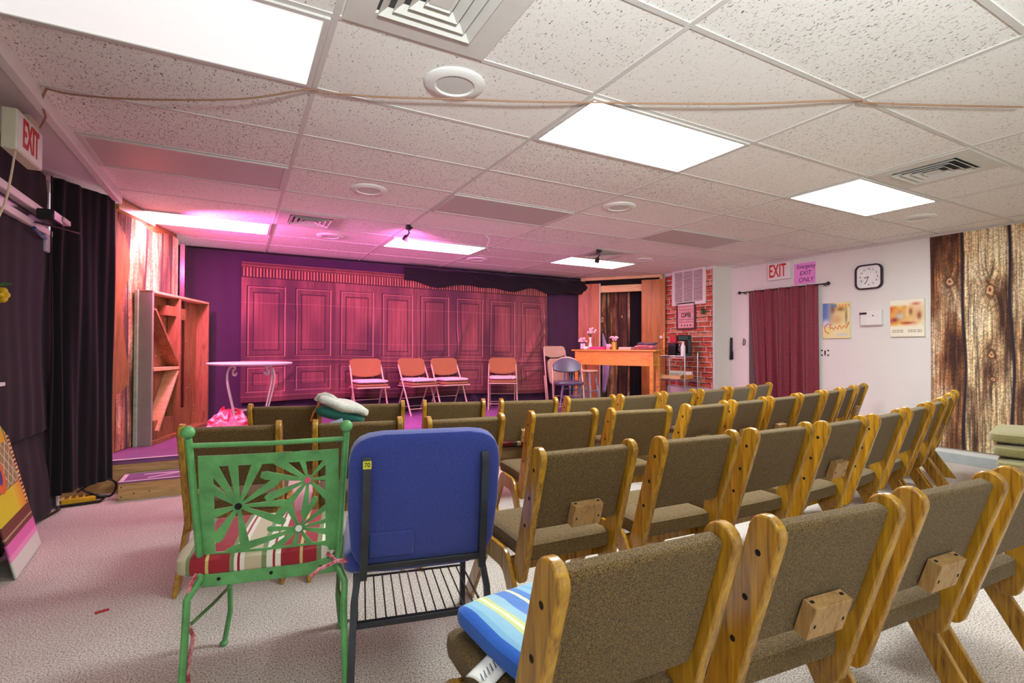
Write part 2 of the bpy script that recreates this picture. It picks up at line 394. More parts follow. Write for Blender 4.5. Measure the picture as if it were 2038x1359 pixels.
ceiling_light(GX(3), GX(4), GY(6), GY(7), M['litr'], 'lit ceiling panel before the orange sliding door set')
ceiling_light(GX(-1)+.05, GX(0), GY(3), GY(4), M['unlit'], 'unlit pinkish ceiling panel nearest the left soffit')
ceiling_light(GX(1), GX(2), GY(3), GY(4), M['unlit'], 'unlit grey pink ceiling panel in the middle of the ceiling')
ceiling_light(GX(3), GX(4), GY(3), GY(4), M['unlit'], 'unlit ceiling panel closest to the brick wall corner')
def vent(x0, y0, label, s=.61, dirt=False):
    t = empty('ceiling_vent', (x0+s/2, y0+s/2, ZC), 0, label, 'air vent', 'square ceiling vents'); w = s/2-.012
    MB().box((0, 0, -.001), (2*w-.2, 2*w-.2, .004)).build('backing', M['vback'], t)
    def ring(m, a, b, z0, z1):
        vs = []
        for r, z in ((a, z0), (b, z1)): vs += [(-r, -r, z), (r, -r, z), (r, r, z), (-r, r, z)]
        m.add(vs, [(k, (k+1) % 4, 4+(k+1) % 4, 4+k) for k in range(4)])
    m = MB(); ring(m, w, w, 0, -.01); ring(m, w, w-.1, -.01, -.012); ring(m, w-.1, w-.105, -.012, -.004); m.build('frame', M['louver'], t, solid=.002, smooth=0)
    for k in range(4):
        a = w-.108-.045*k
        m = MB(); ring(m, a-.03, a, -.002, -.024); m.build('louver', M['louver'], t, solid=.003, smooth=0)
    m = MB(); m.box((0, 0, -.02), (.075, .075, .004)); m.build('centre_plate', M['louver'], t)
    return t
vent(GX(0)+.01, GY(-1), 'large square vent right above the near seats beside the dim panel')
vent(GX(0), GY(5), 'square vent between the lit stage panels, near the stage left')
vent(GX(3), GY(-1), 'square vent beside the lit panel near the right wall')
vent(GX(3), GY(5), 'square vent behind the clip lamp at stage right')
def speaker(px, py, label, r=.145):
    p = at(px, py, Z=ZC-.005); t = empty('ceiling_speaker', (p.x, p.y, ZC), 0, label, 'speaker', 'round ceiling speakers')
    MB().lathe([(r, 0), (r, -.006), (r-.012, -.014), (r*.66, -.016), (r*.6, -.008), (r*.58, 0)], n=40).build('ring', M['white'], t)
    MB().lathe([(r*.61, 0), (r*.61, -.009), (.001, -.011)], n=36).build('grille', M['grille'], t)
speaker(905, 168, 'round ceiling speaker nearest the camera, below the big vent')
speaker(734, 378, 'round ceiling speaker left of the unlit middle panel')
speaker(657, 470, 'round ceiling speaker over the panelled backdrop, left of centre')
speaker(1232, 412, 'round ceiling speaker between the two unlit panels right of centre')
speaker(949, 516, 'round ceiling speaker closest to the back wall')
speaker(1281, 517, 'round ceiling speaker near the orange sliding door set', .13)
speaker(1826, 434, 'round ceiling speaker beside the bright panel near the right wall')
def clip_lamp(px, py, label, aim):
    p = at(px, py, Z=ZC-.012); t = empty('clip_lamp', (p.x, p.y, ZC-.01), aim, label, 'spot lamp', 'small clip-on stage lamps')
    m = MB(); m.box((0, 0, -.02), (.05, .03, .05)); m.box((.03, 0, -.02), (.02, .05, .02)); m.build('clamp', M['black'], t, bevel=.004)
    MB().tube([(0, 0, -.04), (.012, 0, -.075), (-.006, .01, -.1)], .008, 8).build('arm', M['black'], t)
    T = Matrix.Rotation(R(35), 3, 'X')
    MB().lathe([(.014, 0), (.026, -.012), (.032, -.06), (.028, -.062), (.001, -.05)], (-.006, .01, -.1), 18, 0, T).build('head', M['black'], t)
clip_lamp(813, 449, 'small black clip lamp hanging before the mid stage light panel', R(30))
clip_lamp(1191, 497, 'small black clip lamp hanging under the stage right vent', R(-20))
# ceiling cords
def cord(name, pts, r, mat, label, cat='cord'):
    P = [Vector(p) for p in pts]; out = []
    for i in range(len(P)-1):
        p0 = P[max(i-1, 0)]; p1, p2 = P[i], P[i+1]; p3 = P[min(i+2, len(P)-1)]
        for k in range(8):
            t = k/8; out.append(.5*((2*p1)+(p2-p0)*t+(2*p0-5*p1+4*p2-p3)*t*t+(3*p1-p0-3*p2+p3)*t**3))
    out.append(P[-1]); return tag(MB().tube(out, r, 6).build(name, mat), label, cat)
zc = ZC-.012
cord('sagging_cable', [at(x, y, Z=zc-d) for x, y, d in ((92, 176, 0), (140, 187, .02), (240, 196, .03), (390, 199, .035), (500, 195, .03), (616, 178, .004), (645, 184, .004), (760, 193, .02), (900, 197, .022), (1040, 202, .022), (1175, 204, .012), (1300, 206, .02), (1500, 206, .02), (1700, 199, .004), (1722, 204, .004), (1850, 209, .008), (2036, 213, .008))], .0045, M['cord'], 'long brown cord sagging across the ceiling tiles')
cord('dangling_wire', [at(966, 467, Z=2.45), at(974, 478, Z=2.40), at(969, 490, Z=2.37), at(974, 500, Z=2.33)], .004, M['white'], 'short white wire dangling from the ceiling over the stage')

# ------------------------------------------------------------------ left wall: door covered with black cloth
t = empty('exit_sign', (-.95, 3.485, 2.26), 0, 'cream box exit sign hanging from the soffit on the left', 'exit sign')
MB().box((-.03, 0, 0), (.06, .36, .2)).build('box', M['cream'], t, bevel=.006)
MB().box((.001, 0, 0), (.004, .35, .19)).build('face', M['white'], t)
text('EXIT', .2, M['exitred'], t, (.0045, 0, 0), FACE_PX, .56, .001, .004)
MB().box((-.03, .1, .125), (.04, .14, .05)).build('bracket', M['cream'], t, bevel=.004)
cord('sign_cable', [(-.93, 3.55, 2.36), (-.90, 3.5, 2.39), (-.865, 3.38, 2.37), (-.86, 3.30, 2.41), at(92, 178, Z=2.45)], .005, M['cord'], 'brown cord rising from the left exit sign to the ceiling')
cord('hanging_cable', [(-.965, 3.34, 2.16), (-.97, 3.30, 2.0), (-.985, 3.3, 1.9), (-1.0, 3.22, 1.75), (-1.0, 3.12, 1.6)], .005, M['cordw'], 'cream cord hanging below the left exit sign')
jm = at(104, 360, X=-1.2)
struct(MB().box((-1.245, 4.825, 1.2), (.07, .045, 2.4)).build('door_1', M['white'], bevel=.004))
t = empty('door_rail', (-1.19, 4.2, 2.06), 0, 'white double rail across the covered left door under the exit sign', 'rail')
MB().box((0, -.45, .05), (.07, 2.1, .05)).build('upper_rail', M['white'], t, bevel=.005)
MB().box((0, -.5, -.06), (.05, 2.1, .045)).build('lower_rail', M['white'], t, bevel=.005)
MB().box((-.02, -.5, -.005), (.02, 2.1, .09)).build('back_plate', M['grey_metal'], t)
t = empty('stage_flood', (-1.1, 4.42, 2.06), 0, 'black flood lamp fixed to the rail of the covered left door', 'stage lamp')
MB().box((0, 0, .0), (.09, .2, .07)).build('housing', M['black'], t, bevel=.008)
MB().box((.03, .16, .01), (.05, .16, .035)).build('fin', M['pinkpad'], t, bevel=.006)
MB().tube([(-.05, -.1, -.06), (.02, 0, -.06), (.1, .25, -.05)], .006, 6).build('arm', M['black'], t)
t = empty('door_closer', (-1.19, 4.6, 1.92), 0, 'grey closer plate by the jamb of the covered left door', 'door closer')
MB().box((0, .08, 0), (.05, .13, .12)).build('plate', M['baseb'], t, bevel=.01)
MB().tube([(.02, .02, .03), (.03, -.1, .02), (.03, -.25, .05)], .01, 8).build('arm', M['blue'], t)
cb = empty('black_cover', (0, 0, 0), 0, 'black cloth with gathered hems covering the left door', 'curtain')
cloth((-1.25, 1.6), (-1.185, 4.84), .62, 1.98, 13, .012, 260, 40, 3, .02, .006).build('upper_cloth', M['blackcloth'], cb, solid=.003)
cloth((-1.225, 1.6), (-1.18, 4.84), .03, .66, 13, .012, 260, 24, 4, .04, .008).build('lower_cloth', M['blackcloth'], cb, solid=.003)
def hem(z0, z1): return [(-1.22+.012*math.sin(k*1.7), 1.7+k*.1025, z0+(z1-z0)*k/30+.018*math.sin(k*.8)) for k in range(31)]
MB().tube(hem(.56, .72), .014, 6).build('hem', M['blackcloth'], cb)
MB().tube(hem(1.66, 1.50), .012, 6).build('hem', M['blackcloth'], cb)
tag(cloth((-1.23, 1.6), (-1.21, 4.78), 2.1, 2.42, 9, .01, 160, 16, 5, .0, .006).build('transom_cloth', M['blackcloth'], solid=.003), 'narrow black cloth over the transom above the rail on the left', 'cloth')
tag(cloth((-1.17, 4.70), (-.885, 5.17), .13, 2.41, 5, .022, 110, 60, 8, .0, .008).build('black_drape', M['blackcloth'], solid=.004), 'tall black drape hanging at the left edge of the stage', 'curtain')
# leaning painted board
def boardcol(u, v):
    H = .95; w = .56
    c = np.broadcast_to(C(120, 74, 52), u.shape+(3,)).copy(); y = v
    def band(a, b, col): c[(y >= a) & (y < b)] = col
    band(0, .09, C(214, 222, 210)); band(.09, .115, C(236, 150, 196)); band(.115, .18, C(226, 110, 180)); band(.18, .27, C(112, 62, 48))
    band(.205, .212, C(190, 160, 130)); band(.27, .42, C(218, 208, 40))
    m = (y > .27) & (y < .42) & (u > .34); c[m] = mixc(C(226, 214, 60), C(226, 140, 44), (u[m]-.34)/.2)
    m = (y > .42) & (y < .66); c[m] = C(150, 140, 84)
    a = np.abs(np.sin((u*.9+y)*38)); b = np.abs(np.sin((u*.9-y)*38)); lat = m & ((a < .16) | (b < .16)); c[lat] = C(222, 224, 206)
    m = (np.hypot(u-.2, (y-.52)*.8) < .09); c[m] = C(226, 110, 40); m = (np.hypot(u-.2, (y-.52)*.8) < .05); c[m] = C(60, 70, 130)
    band(.66, .78, C(228, 180, 40)); band(.78, .83, C(110, 60, 40)); band(.83, .90, C(220, 96, 150)); band(.90, 2, C(214, 190, 160))
    e = (u > w-.05) & (y > .27) & (y < .78); c[e] = np.where((np.sin(y[e]*260) > 0)[:, None], C(240, 200, 120), C(70, 40, 60))
    m = (np.abs(u-(w-.075)) < .012) & (y > .66) & (y < .76); c[m] = C(70, 150, 90)
    return c
lb = empty('painted_board', (0, 0, 0), 0, 'colourful painted board leaning against the black cloth at far left', 'painted board')
bo = sheet('painting', (0, 0), (.56, 0), 0, .95, 110, 190, boardcol, M['paper'], lb, solid=.012)
lb.matrix_world = Matrix.Translation((-.985, 3.51, .008)) @ Matrix.Rotation(R(95), 4, 'Z') @ Matrix.Rotation(R(-13), 4, 'X')
# shelf with flower
tag(MB().box((-1.13, 3.36, 1.0), (.1, .6, .02)).build('wall_shelf', M['white'], bevel=.003), 'white narrow shelf at the far left edge', 'shelf')
fl = empty('potted_flower', (-1.13, 3.56, 1.01), 0, 'yellow flower in a pot at the far left edge', 'flower')
MB().lathe([(.03, 0), (.04, .08), (.036, .08), (.001, .07)], n=16).build('pot', M['white'], fl)
MB().tube([(0, 0, .07), (.01, .02, .25), (.03, .06, .46)], .004, 6).build('stem', M['leaf'], fl)
m = MB()
for k in range(7): m.ball((.03+.026*math.cos(k*.9), .06, .46+.026*math.sin(k*.9)), .02, 8, (1, .5, 1))
m.ball((.04, .05, .46), .016, 8); m.build('blossom', M['yellow'], fl)
m = MB()
for k in range(3): m.ball((.02+.012*k, .05+.02*k, .51+.006*k), .03, 8, (1, .9, .25))
m.build('leaf', M['leaf'], fl)

# ------------------------------------------------------------------ stage
t = empty('stage_platform', (0, 0, 0), 0, 'low stage with purple painted deck and pine front boards', 'stage')
MB().box((2.53, (YST+YB)/2-.005, ZST-.02), (7.55, YB-YST-.03, .04)).build('deck', M['deck'], t, bevel=.003)
MB().box((-.8, YST+.02, (ZST-.04)/2), (.87, .035, ZST-.04)).build('front_board', M['pine'], t, bevel=.002)
MB().box((2.97, YST+.02, (ZST-.04)/2), (6.66, .035, ZST-.04)).build('front_board', M['pine'], t, bevel=.002)
MB().box((2.53, YST+.002, ZST+.001), (7.5, .03, .004)).build('edge_tape', M['tape'], t)
t = empty('wooden_step', (0, 5.085, 0), 0, 'low pine step with purple top and crossed tape, before the stage', 'step')
MB().box((-.2, -.14, .066), (1.2, .03, .132)).build('riser', M['pine'], t, bevel=.002)
MB().box((-.79, .02, .066), (.02, .27, .132)).build('end_board', M['pine'], t, bevel=.002)
MB().box((-.2, 0, .139), (1.2, .31, .014)).build('top', M['deck'], t, bevel=.002)
m = MB(); m.box((-.2, -.145, .1465), (1.2, .02, .003)); m.box((-.2, .14, .1465), (1.2, .02, .003)); m.box((-.785, 0, .1465), (.03, .28, .003))
m.bar((-.62, -.09, .147), (-.28, .1, .147), .02, .003); m.bar((-.66, .06, .1475), (-.2, .02, .1475), .02, .003); m.build('tape', M['tape'], t)
m = MB()
for x, z in ((-.78, .03), (-.78, .105), (-.70, .05), (-.6, .055)): m.box((x, -.156, z), (.008, .003, .008))
m.build('nail', M['hole'], t)
ps = empty('power_strip', (-1.05, 5.0, 0), R(8), 'yellow power strip on the carpet below the black drape', 'power strip')
MB().box((0, 0, .03), (.2, .1, .05)).build('body', M['yellow'], ps, bevel=.008)
m = MB()
for k in range(4): m.box((-.07+k*.04, .02, .0555), (.026, .022, .003)); m.box((-.07+k*.04, -.025, .0555), (.026, .022, .003))
m.build('sockets', M['black'], ps)
MB().box((.075, 0, .056), (.022, .03, .006)).build('switch', M['red'], ps)
MB().tube([(-.12, -.07, .012), (.13, -.07, .012), (.16, 0, .03), (.13, .07, .012), (-.12, .07, .012), (-.14, 0, .03)], .01, 8, closed=True).build('guard', M['black'], ps)
cord('power_cable', [(-1.07, 5.03, .08), (-1.0, 5.08, .12), (-.9, 5.12, .14), (-.84, 5.1, .10), (-.86, 5.02, .03), (-.95, 4.98, .06), (-1.05, 5.06, .10), (-1.1, 5.12, .2)], .008, M['black'], 'black cable looped over the yellow power strip')
cord('floor_cable', [(-1.18, 4.95, .012), (-1.13, 4.85, .012), (-1.15, 4.7, .012), (-1.19, 4.5, .012), (-1.17, 4.2, .012)], .009, M['black'], 'black cable along the foot of the left wall')
tag(MB().box((0, 0, .002), (.05, .02, .004)).build('paper_scrap', M['red'], loc=at(203, 1217, Z=0), rz=.3), 'tiny red paper scrap on the carpet at left', 'scrap')

# ---- printed plank cloths
def planks(edges, knots, seed, pal, dark=(40, 26, 34)):
    edges = np.array(edges)
    def col(u, v):
        x = u+.012*np.sin(v*2.1+seed)+.008*np.sin(v*5.3)
        k = np.clip(np.searchsorted(edges, x)-1, 0, len(edges)-2)
        wx = u.copy(); wy = v.copy()
        for (kx, kz, kr) in knots:
            d = np.hypot((u-kx), (v-kz)*.55); s = np.exp(-(d/kr)**2)
            wx = wx+np.sign(u-kx)*s*kr*.7
        gr = vnoise(wx*70+k*13, v*2.2, seed, 3); gf = vnoise(wx*190+k*7, v*5, seed+3, 2); bl = vnoise(u*5+k*3, v*2.0, seed+5, 3); sp = vnoise(u*130, v*110, seed+8, 2)
        pal_ = [C(*p) for p in pal]; base = np.array([pal_[i % len(pal_)] for i in range(len(edges))])[k]
        t = .55*gr+.45*gf
        c = base*(.25+1.15*np.clip((t-.5)*1.7+.5, 0, 1))[..., None]
        c = mixc(c, C(58, 28, 16), np.clip((bl-.50)*4.5, 0, .9)*np.clip(1.5-t*1.1, .2, 1))
        c = mixc(c, C(250, 232, 196), np.clip((.46-bl)*5, 0, .9)*np.clip(t*1.5-.2, 0, 1))
        c = c*(.6+.8*sp)[..., None]
        for (kx, kz, kr) in knots:
            d = np.hypot((u-kx)*(1+.3*np.sin(v*31)), (v-kz)*.62+.1*(u-kx))/kr*(.55+.9*vnoise(u*28+kx*9, v*24, seed+2, 2))
            c = mixc(c, C(86, 44, 22), np.clip(1-np.abs(d-.55)*3.4, 0, 1)*.85); c = mixc(c, C(226, 180, 130), (d < .38)*.8); c = mixc(c, C(120, 40, 20), (d < .16)*.9)
            ring = (np.sin(d*9) > .55) & (d > .6) & (d < 2.2); c = mixc(c, C(96, 60, 34), ring*.35)
        e = np.min(np.abs(x[..., None]-edges[None, None, 1:-1]), -1) if len(edges) > 2 else np.ones_like(x)
        wdt = .010+.008*vnoise(u*0+3, v*1.5, seed+9)
        c = mixc(c, C(*dark), np.clip(1.6-e/wdt, 0, 1))
        return c
    return col
# right wall hanging
ye = 2.70
wob = lambda a, s: (lambda u, v: a*np.sin(u*5+s)*np.sin(v*2.2+s)+a*.5*np.sin(v*6+u*4))
wp = planks([-.5, .285, .66, .99, 1.3, 1.7], [(.17, 1.78, .055), (.50, 1.66, .08), (.51, 1.0, .045), (.9, 1.68, .05), (1.02, 1.72, .04), (.88, .42, .035), (.52, .75, .03)], 3, [(160, 104, 64), (232, 196, 146), (210, 164, 114), (180, 120, 78)])
tag(sheet('plank_hanging', (XR-.012, ye), (XR-.012, ye-1.7), .155, 2.45, 300, 420, lambda u, v: wp(u, v), M['print'], disp=wob(.003, 1), solid=.003), 'hanging printed with rough brown planks on the right wall', 'wall hanging')
# stage left wall (angled flat) with the same print
WA, WB = (-.945, 5.64), (-.583, 6.72)
struct(MB().bar((WA[0]-.045, WA[1]-.05, 1.35), (WB[0]-.045, WB[1]+.02, 1.35), .06, 2.2).build('wall_stage_left', M['pinev']))
wp2 = planks([-.3, .18, .47, .78, .98, 1.4], [(.36, 1.25, .07), (.62, 1.35, .05)], 6, [(190, 120, 80), (220, 170, 120), (214, 160, 116)])
tag(sheet('plank_hanging', WA, WB, ZST+.005, 2.40, 130, 230, wp2, M['print'], disp=wob(.006, 2), ztop=lambda u: .03*np.sin(u*9)-.02*u), 'pink lit hanging printed with planks behind the open shelf unit', 'wall hanging')
tag(MB().box((-.545, 6.82, (ZST+2.36)/2), (.05, .16, 2.36-ZST)).build('red_board', wood('red_board_wood', (50, 12, 8), (76, 22, 14), (14, 14, 1.2)), bevel=.003), 'narrow dark red board between plank hanging and dark backdrop', 'board')
tag(MB().bar((-.9, 5.28, 2.40), (-.72, 5.9, 2.40), .05, .1).build('ceiling_beam', M['post'], bevel=.004), 'short brown wooden beam under the ceiling by the black drape', 'beam')
# ---- back wall cloths
tag(cloth((-.56, YB-.03), (5.44, YB-.03), ZST, 2.43, 17, .03, 380, 40, 12, .02, .012).build('dark_backdrop', M['violetcloth'], solid=.003), 'dark violet cloth covering the whole back wall of the stage', 'backdrop')
PX0, PX1 = .045, 4.664; PW = (PX1-PX0)/8
def panelcol(u, v):
    H = 1.87; k = np.floor(u/PW); x = u-k*PW; gs = vnoise(u*34, v*2.2, 4, 3); gf = vnoise(u*120, v*6, 5, 2); bl = vnoise(u*3.1+7, v*1.3, 8, 2)
    base = mixc(C(84, 42, 48), C(158, 92, 92), .6*gs+.4*gf); base = mixc(base, C(70, 34, 48), np.clip((bl-.42)*2.6, 0, .9))
    c = base
    x = np.where(k % 2 == 1, x+.0, x)
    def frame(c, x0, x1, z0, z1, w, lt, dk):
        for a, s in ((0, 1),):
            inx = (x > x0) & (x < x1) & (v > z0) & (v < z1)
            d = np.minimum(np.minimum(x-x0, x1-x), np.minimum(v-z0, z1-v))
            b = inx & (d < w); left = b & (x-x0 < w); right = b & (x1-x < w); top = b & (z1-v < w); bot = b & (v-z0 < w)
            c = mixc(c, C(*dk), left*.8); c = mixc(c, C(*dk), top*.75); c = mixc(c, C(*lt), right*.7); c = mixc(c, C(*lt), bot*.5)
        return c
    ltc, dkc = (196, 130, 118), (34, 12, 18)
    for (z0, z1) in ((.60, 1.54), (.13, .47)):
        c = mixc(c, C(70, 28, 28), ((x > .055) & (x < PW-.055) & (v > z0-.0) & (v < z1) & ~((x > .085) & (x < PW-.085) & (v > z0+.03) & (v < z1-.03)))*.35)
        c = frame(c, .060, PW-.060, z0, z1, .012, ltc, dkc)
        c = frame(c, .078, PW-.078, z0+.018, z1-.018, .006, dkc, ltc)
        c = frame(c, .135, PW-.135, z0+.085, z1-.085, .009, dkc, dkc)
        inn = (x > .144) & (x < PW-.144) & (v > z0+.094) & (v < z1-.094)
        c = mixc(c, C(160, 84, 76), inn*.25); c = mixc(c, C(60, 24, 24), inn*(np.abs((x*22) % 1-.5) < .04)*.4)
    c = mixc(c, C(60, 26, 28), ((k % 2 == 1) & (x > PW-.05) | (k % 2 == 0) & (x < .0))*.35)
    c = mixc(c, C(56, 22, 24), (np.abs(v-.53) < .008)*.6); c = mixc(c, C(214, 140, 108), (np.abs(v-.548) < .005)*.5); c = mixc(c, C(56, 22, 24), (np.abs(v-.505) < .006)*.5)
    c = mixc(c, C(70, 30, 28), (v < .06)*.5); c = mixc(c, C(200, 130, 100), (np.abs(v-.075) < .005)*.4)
    # cornice with flutes
    fl = (v > 1.66) & (v < 1.775); ph = (u*26) % 1
    c = mixc(c, C(44, 16, 18), fl*(ph < .42)*.85); c = mixc(c, C(206, 126, 92), fl*((ph > .55) & (ph < .85))*.8)
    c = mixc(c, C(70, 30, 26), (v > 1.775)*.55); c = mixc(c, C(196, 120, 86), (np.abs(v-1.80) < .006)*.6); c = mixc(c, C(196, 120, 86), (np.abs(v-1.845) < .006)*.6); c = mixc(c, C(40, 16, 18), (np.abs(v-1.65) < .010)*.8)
    c = mixc(c, C(40, 18, 20), (np.abs(u-4*PW) < .004)*.6)
    c = mixc(c, C(214, 150, 150), ((np.abs((v*1.9) % 1-.5) < .006))*.25)   # packing creases
    return c
def pdisp(u, v):
    d = .010*np.sin(u*3.1+v*1.7)+.004*np.sin(u*11-v*6)
    for (x0, z0, x1, z1, a, w) in ((.35, 1.6, .75, 1.0, .025, .06), (2.75, .25, 3.15, 1.25, .03, .07), (4.15, .5, 4.6, 1.35, .03, .05), (2.4, .2, 2.75, .75, .02, .06), (1.25, .25, 1.75, .65, .015, .05), (4.0, .2, 4.5, .45, .02, .05), (.3, .1, .62, .42, .02, .05), (4.3, .7, 4.62, 1.1, .02, .04)):
        L = math.hypot(x1-x0, z1-z0); tx, tz = (x1-x0)/L, (z1-z0)/L; s = (u-x0)*tx+(v-z0)*tz; n = (u-x0)*-tz+(v-z0)*tx
        d = d+1.5*a*np.exp(-(n/w)**2)*np.exp(-((s-L/2)/(L*.5))**4)
    d = d+.012*np.exp(-((u-4*PW)/.05)**2)
    return d+.03*np.clip(.4-v, 0, 1)**2
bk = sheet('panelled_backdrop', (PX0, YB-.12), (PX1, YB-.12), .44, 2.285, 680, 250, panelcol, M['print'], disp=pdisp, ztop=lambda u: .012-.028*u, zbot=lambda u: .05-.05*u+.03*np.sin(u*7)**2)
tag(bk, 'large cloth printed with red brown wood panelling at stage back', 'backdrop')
def val(u, v):
    p = Vector((2.15+u*3.3, YB-.15-.03*math.sin(v*3.14)-.012*math.sin(u*37+v*4), 2.20+.19*v+(-.06*abs(math.sin(u*9.4))*(1-v)+.02*math.sin(u*31)*(1-v))))
    p.y += .014*math.sin(u*20+v*9); return p
tag(MB().grid(val, 160, 14).build('black_valance', M['blackcloth'], solid=.004), 'bunched black cloth swagged above the right half of the backdrop', 'valance')

# ------------------------------------------------------------------ open shelf unit (unpainted side towards the stage)
u_ = Vector((.311, .951, 0)); P0 = Vector((-.70, 5.85, ZST))
un = empty('shelf_unit', P0, math.atan2(u_.y, u_.x), 'open raw wood shelf unit with diagonal braces at stage left', 'shelf unit')
Lu, Hu, Du = 1.294, 1.475, .14      # local: x along, y = towards the wall (+), z up
MB().box((.0, Du/2, Hu/2), (.03, Du, Hu)).build('end_panel', M['greygreen'], un, bevel=.003)
MB().box((-.016, Du-.01, Hu/2), (.035, .03, Hu)).build('corner_strip', M['mint'], un, bevel=.003)
MB().box((Lu, Du/2, Hu/2), (.03, Du, Hu)).build('side_panel', M['pinev'], un, bevel=.003)
MB().box((Lu/2, Du-.006, Hu/2), (Lu, .012, Hu)).build('back_panel', M['pinev'], un)
MB().box((Lu/2, Du/2, Hu-.012), (Lu+.03, Du, .024)).build('top', M['rail'], un, bevel=.003)
MB().box((Lu/2, Du/2, .02), (Lu, Du, .04)).build('bottom', M['pinev'], un, bevel=.003)
MB().box((.56, Du/2-.01, Hu/2), (.024, Du-.02, Hu-.06)).build('divider', M['pinev'], un, bevel=.002)
MB().box((.29, Du/2-.01, .72), (.52, Du-.02, .03)).build('shelf', M['rail'], un, bevel=.002)
MB().bar((.06, .065, 1.30), (.55, .065, .75), .026, .125, up=(0, 1, 0)).build('brace', M['pinev'], un, bevel=.002)
MB().bar((.54, .065, .69), (.13, .065, .12), .026, .125, up=(0, 1, 0)).build('brace', M['rail'], un, bevel=.002)
MB().box((.44, .08, 1.31), (.2, .1, .1)).build('cleat', M['pinev'], un, bevel=.002)
MB().box((.68, .08, 1.29), (.16, .1, .12)).build('cleat', M['pinev'], un, bevel=.002)
MB().box((.66, .08, .16), (.16, .1, .24)).build('cleat', M['pinev'], un, bevel=.002)
MB().box((.3, .08, .13), (.4, .1, .18)).build('cleat', M['pinev'], un, bevel=.002)
m = MB()
for k in range(46): m.box((random.uniform(.05, 1.25), .002+Du-.015, random.uniform(.1, 1.4)), (.008, .004, .008))
m.build('staple', M['white'], un)

# ------------------------------------------------------------------ bistro table, heap of gingham
tc = at(499, 722, Z=1.03)
tb = empty('bistro_table', (tc.x, tc.y, ZST), R(28), 'round white table with curled iron legs on the stage', 'table')
Ht = 1.035-ZST
MB().lathe([(.001, Ht-.03), (.36, Ht-.03), (.41, Ht-.022), (.42, Ht-.01), (.415, Ht), (.001, Ht)], n=56).build('table_top', M['tabletop'], tb)
for k in range(4):
    a = math.pi/2*k+.3; ca, sa = math.cos(a), math.sin(a); pr = []
    for i in range(9): th = R(-160+i*45); rr = .018+.004*i; pr.append((.235+rr*math.cos(th)*1.0, Ht-.095+rr*math.sin(th)))
    pr = [(.19, Ht-.11), (.205, Ht-.13), (.235, Ht-.125), (.24, Ht-.09), (.21, Ht-.06), (.24, Ht-.036), (.29, Ht-.06), (.315, Ht-.14), (.30, Ht-.26), (.255, Ht-.42), (.215, Ht-.56), (.20, Ht-.66), (.21, .0)]
    pts = []
    for i in range(len(pr)-1):
        p0 = pr[max(i-1, 0)]; p1, p2 = pr[i], pr[i+1]; p3 = pr[min(i+2, len(pr)-1)]
        for q in range(5):
            t = q/5; pts.append(tuple(.5*((2*b)+(c-a_)*t+(2*a_-5*b+4*c-d)*t*t+(3*b-a_-3*c+d)*t**3) for a_, b, c, d in zip(p0, p1, p2, p3)))
    pts.append(pr[-1]); MB().tube([(r_*ca, r_*sa, z) for r_, z in pts], .0095, 8).build('leg', M['ironwhite'], tb)
m = MB()
for k in range(2):
    a = math.pi/2*k+.3; m.tube([(.225*math.cos(a), .225*math.sin(a), Ht-.52), (0, 0, Ht-.51), (-.225*math.cos(a), -.225*math.sin(a), Ht-.52)], .007, 8)
m.build('stretcher', M['ironwhite'], tb); MB().ball((0, 0, Ht-.485), .02, 10).build('finial', M['ironwhite'], tb)
def ging(name, loc, rad, h, lab, cat, seed=5):
    rr = np.random.default_rng(seed); nu, nv = 120, 44
    U, V = np.meshgrid(np.linspace(0, 2*np.pi, nu, endpoint=False), np.linspace(0, 1, nv))
    r = rad*np.sqrt(1-V*.98)*(1+.13*np.sin(U*3+1)+.09*np.sin(U*7+V*6)+.05*np.sin(U*13-V*9)); z = h*(V**.8)*(1+.16*np.sin(U*2+.6)+.10*np.sin(U*5+V*8))*.86+.012*np.sin(U*17+V*14)*V
    z = np.maximum(z, .001); X = r*np.cos(U); Y = r*np.sin(U)*.8
    a = (U*rad*9+2*np.sin(V*5)); b = V*9+np.sin(U*2)*1.5
    f1 = (np.sin(a*2.2) > 0); f2 = (np.sin(b*2.6) > 0)
    c = np.where((f1 & f2)[..., None], C(206, 30, 60), np.where((f1 ^ f2)[..., None], C(232, 132, 152), C(246, 226, 226)))
    me = bpy.data.meshes.new(name); vs = np.stack([X, Y, z], -1).reshape(-1, 3)
    fs = [(j*nu+i, j*nu+(i+1) % nu, (j+1)*nu+(i+1) % nu, (j+1)*nu+i) for j in range(nv-1) for i in range(nu)]+[tuple(range((nv-1)*nu, nv*nu)), tuple(range(nu))[::-1]]
    me.from_pydata([tuple(v) for v in vs], [], fs); ca = me.color_attributes.new('Col', 'FLOAT_COLOR', 'POINT')
    l = np.array([lin(x) for x in c.reshape(-1, 3)]); ca.data.foreach_set('color', np.concatenate([l, np.ones((len(l), 1))], 1).ravel())
    me.polygons.foreach_set('use_smooth', [True]*len(me.polygons)); me.materials.append(M['print'])
    o = bpy.data.objects.new(name, me); COL.objects.link(o); o.location = loc; return tag(o, lab, cat)
hp = at(453, 850, Y=6.1)
ging('gingham_heap', (hp.x, 6.1, ZST), .25, .29, 'crumpled red and white gingham cloth heaped on the stage floor', 'cloth')

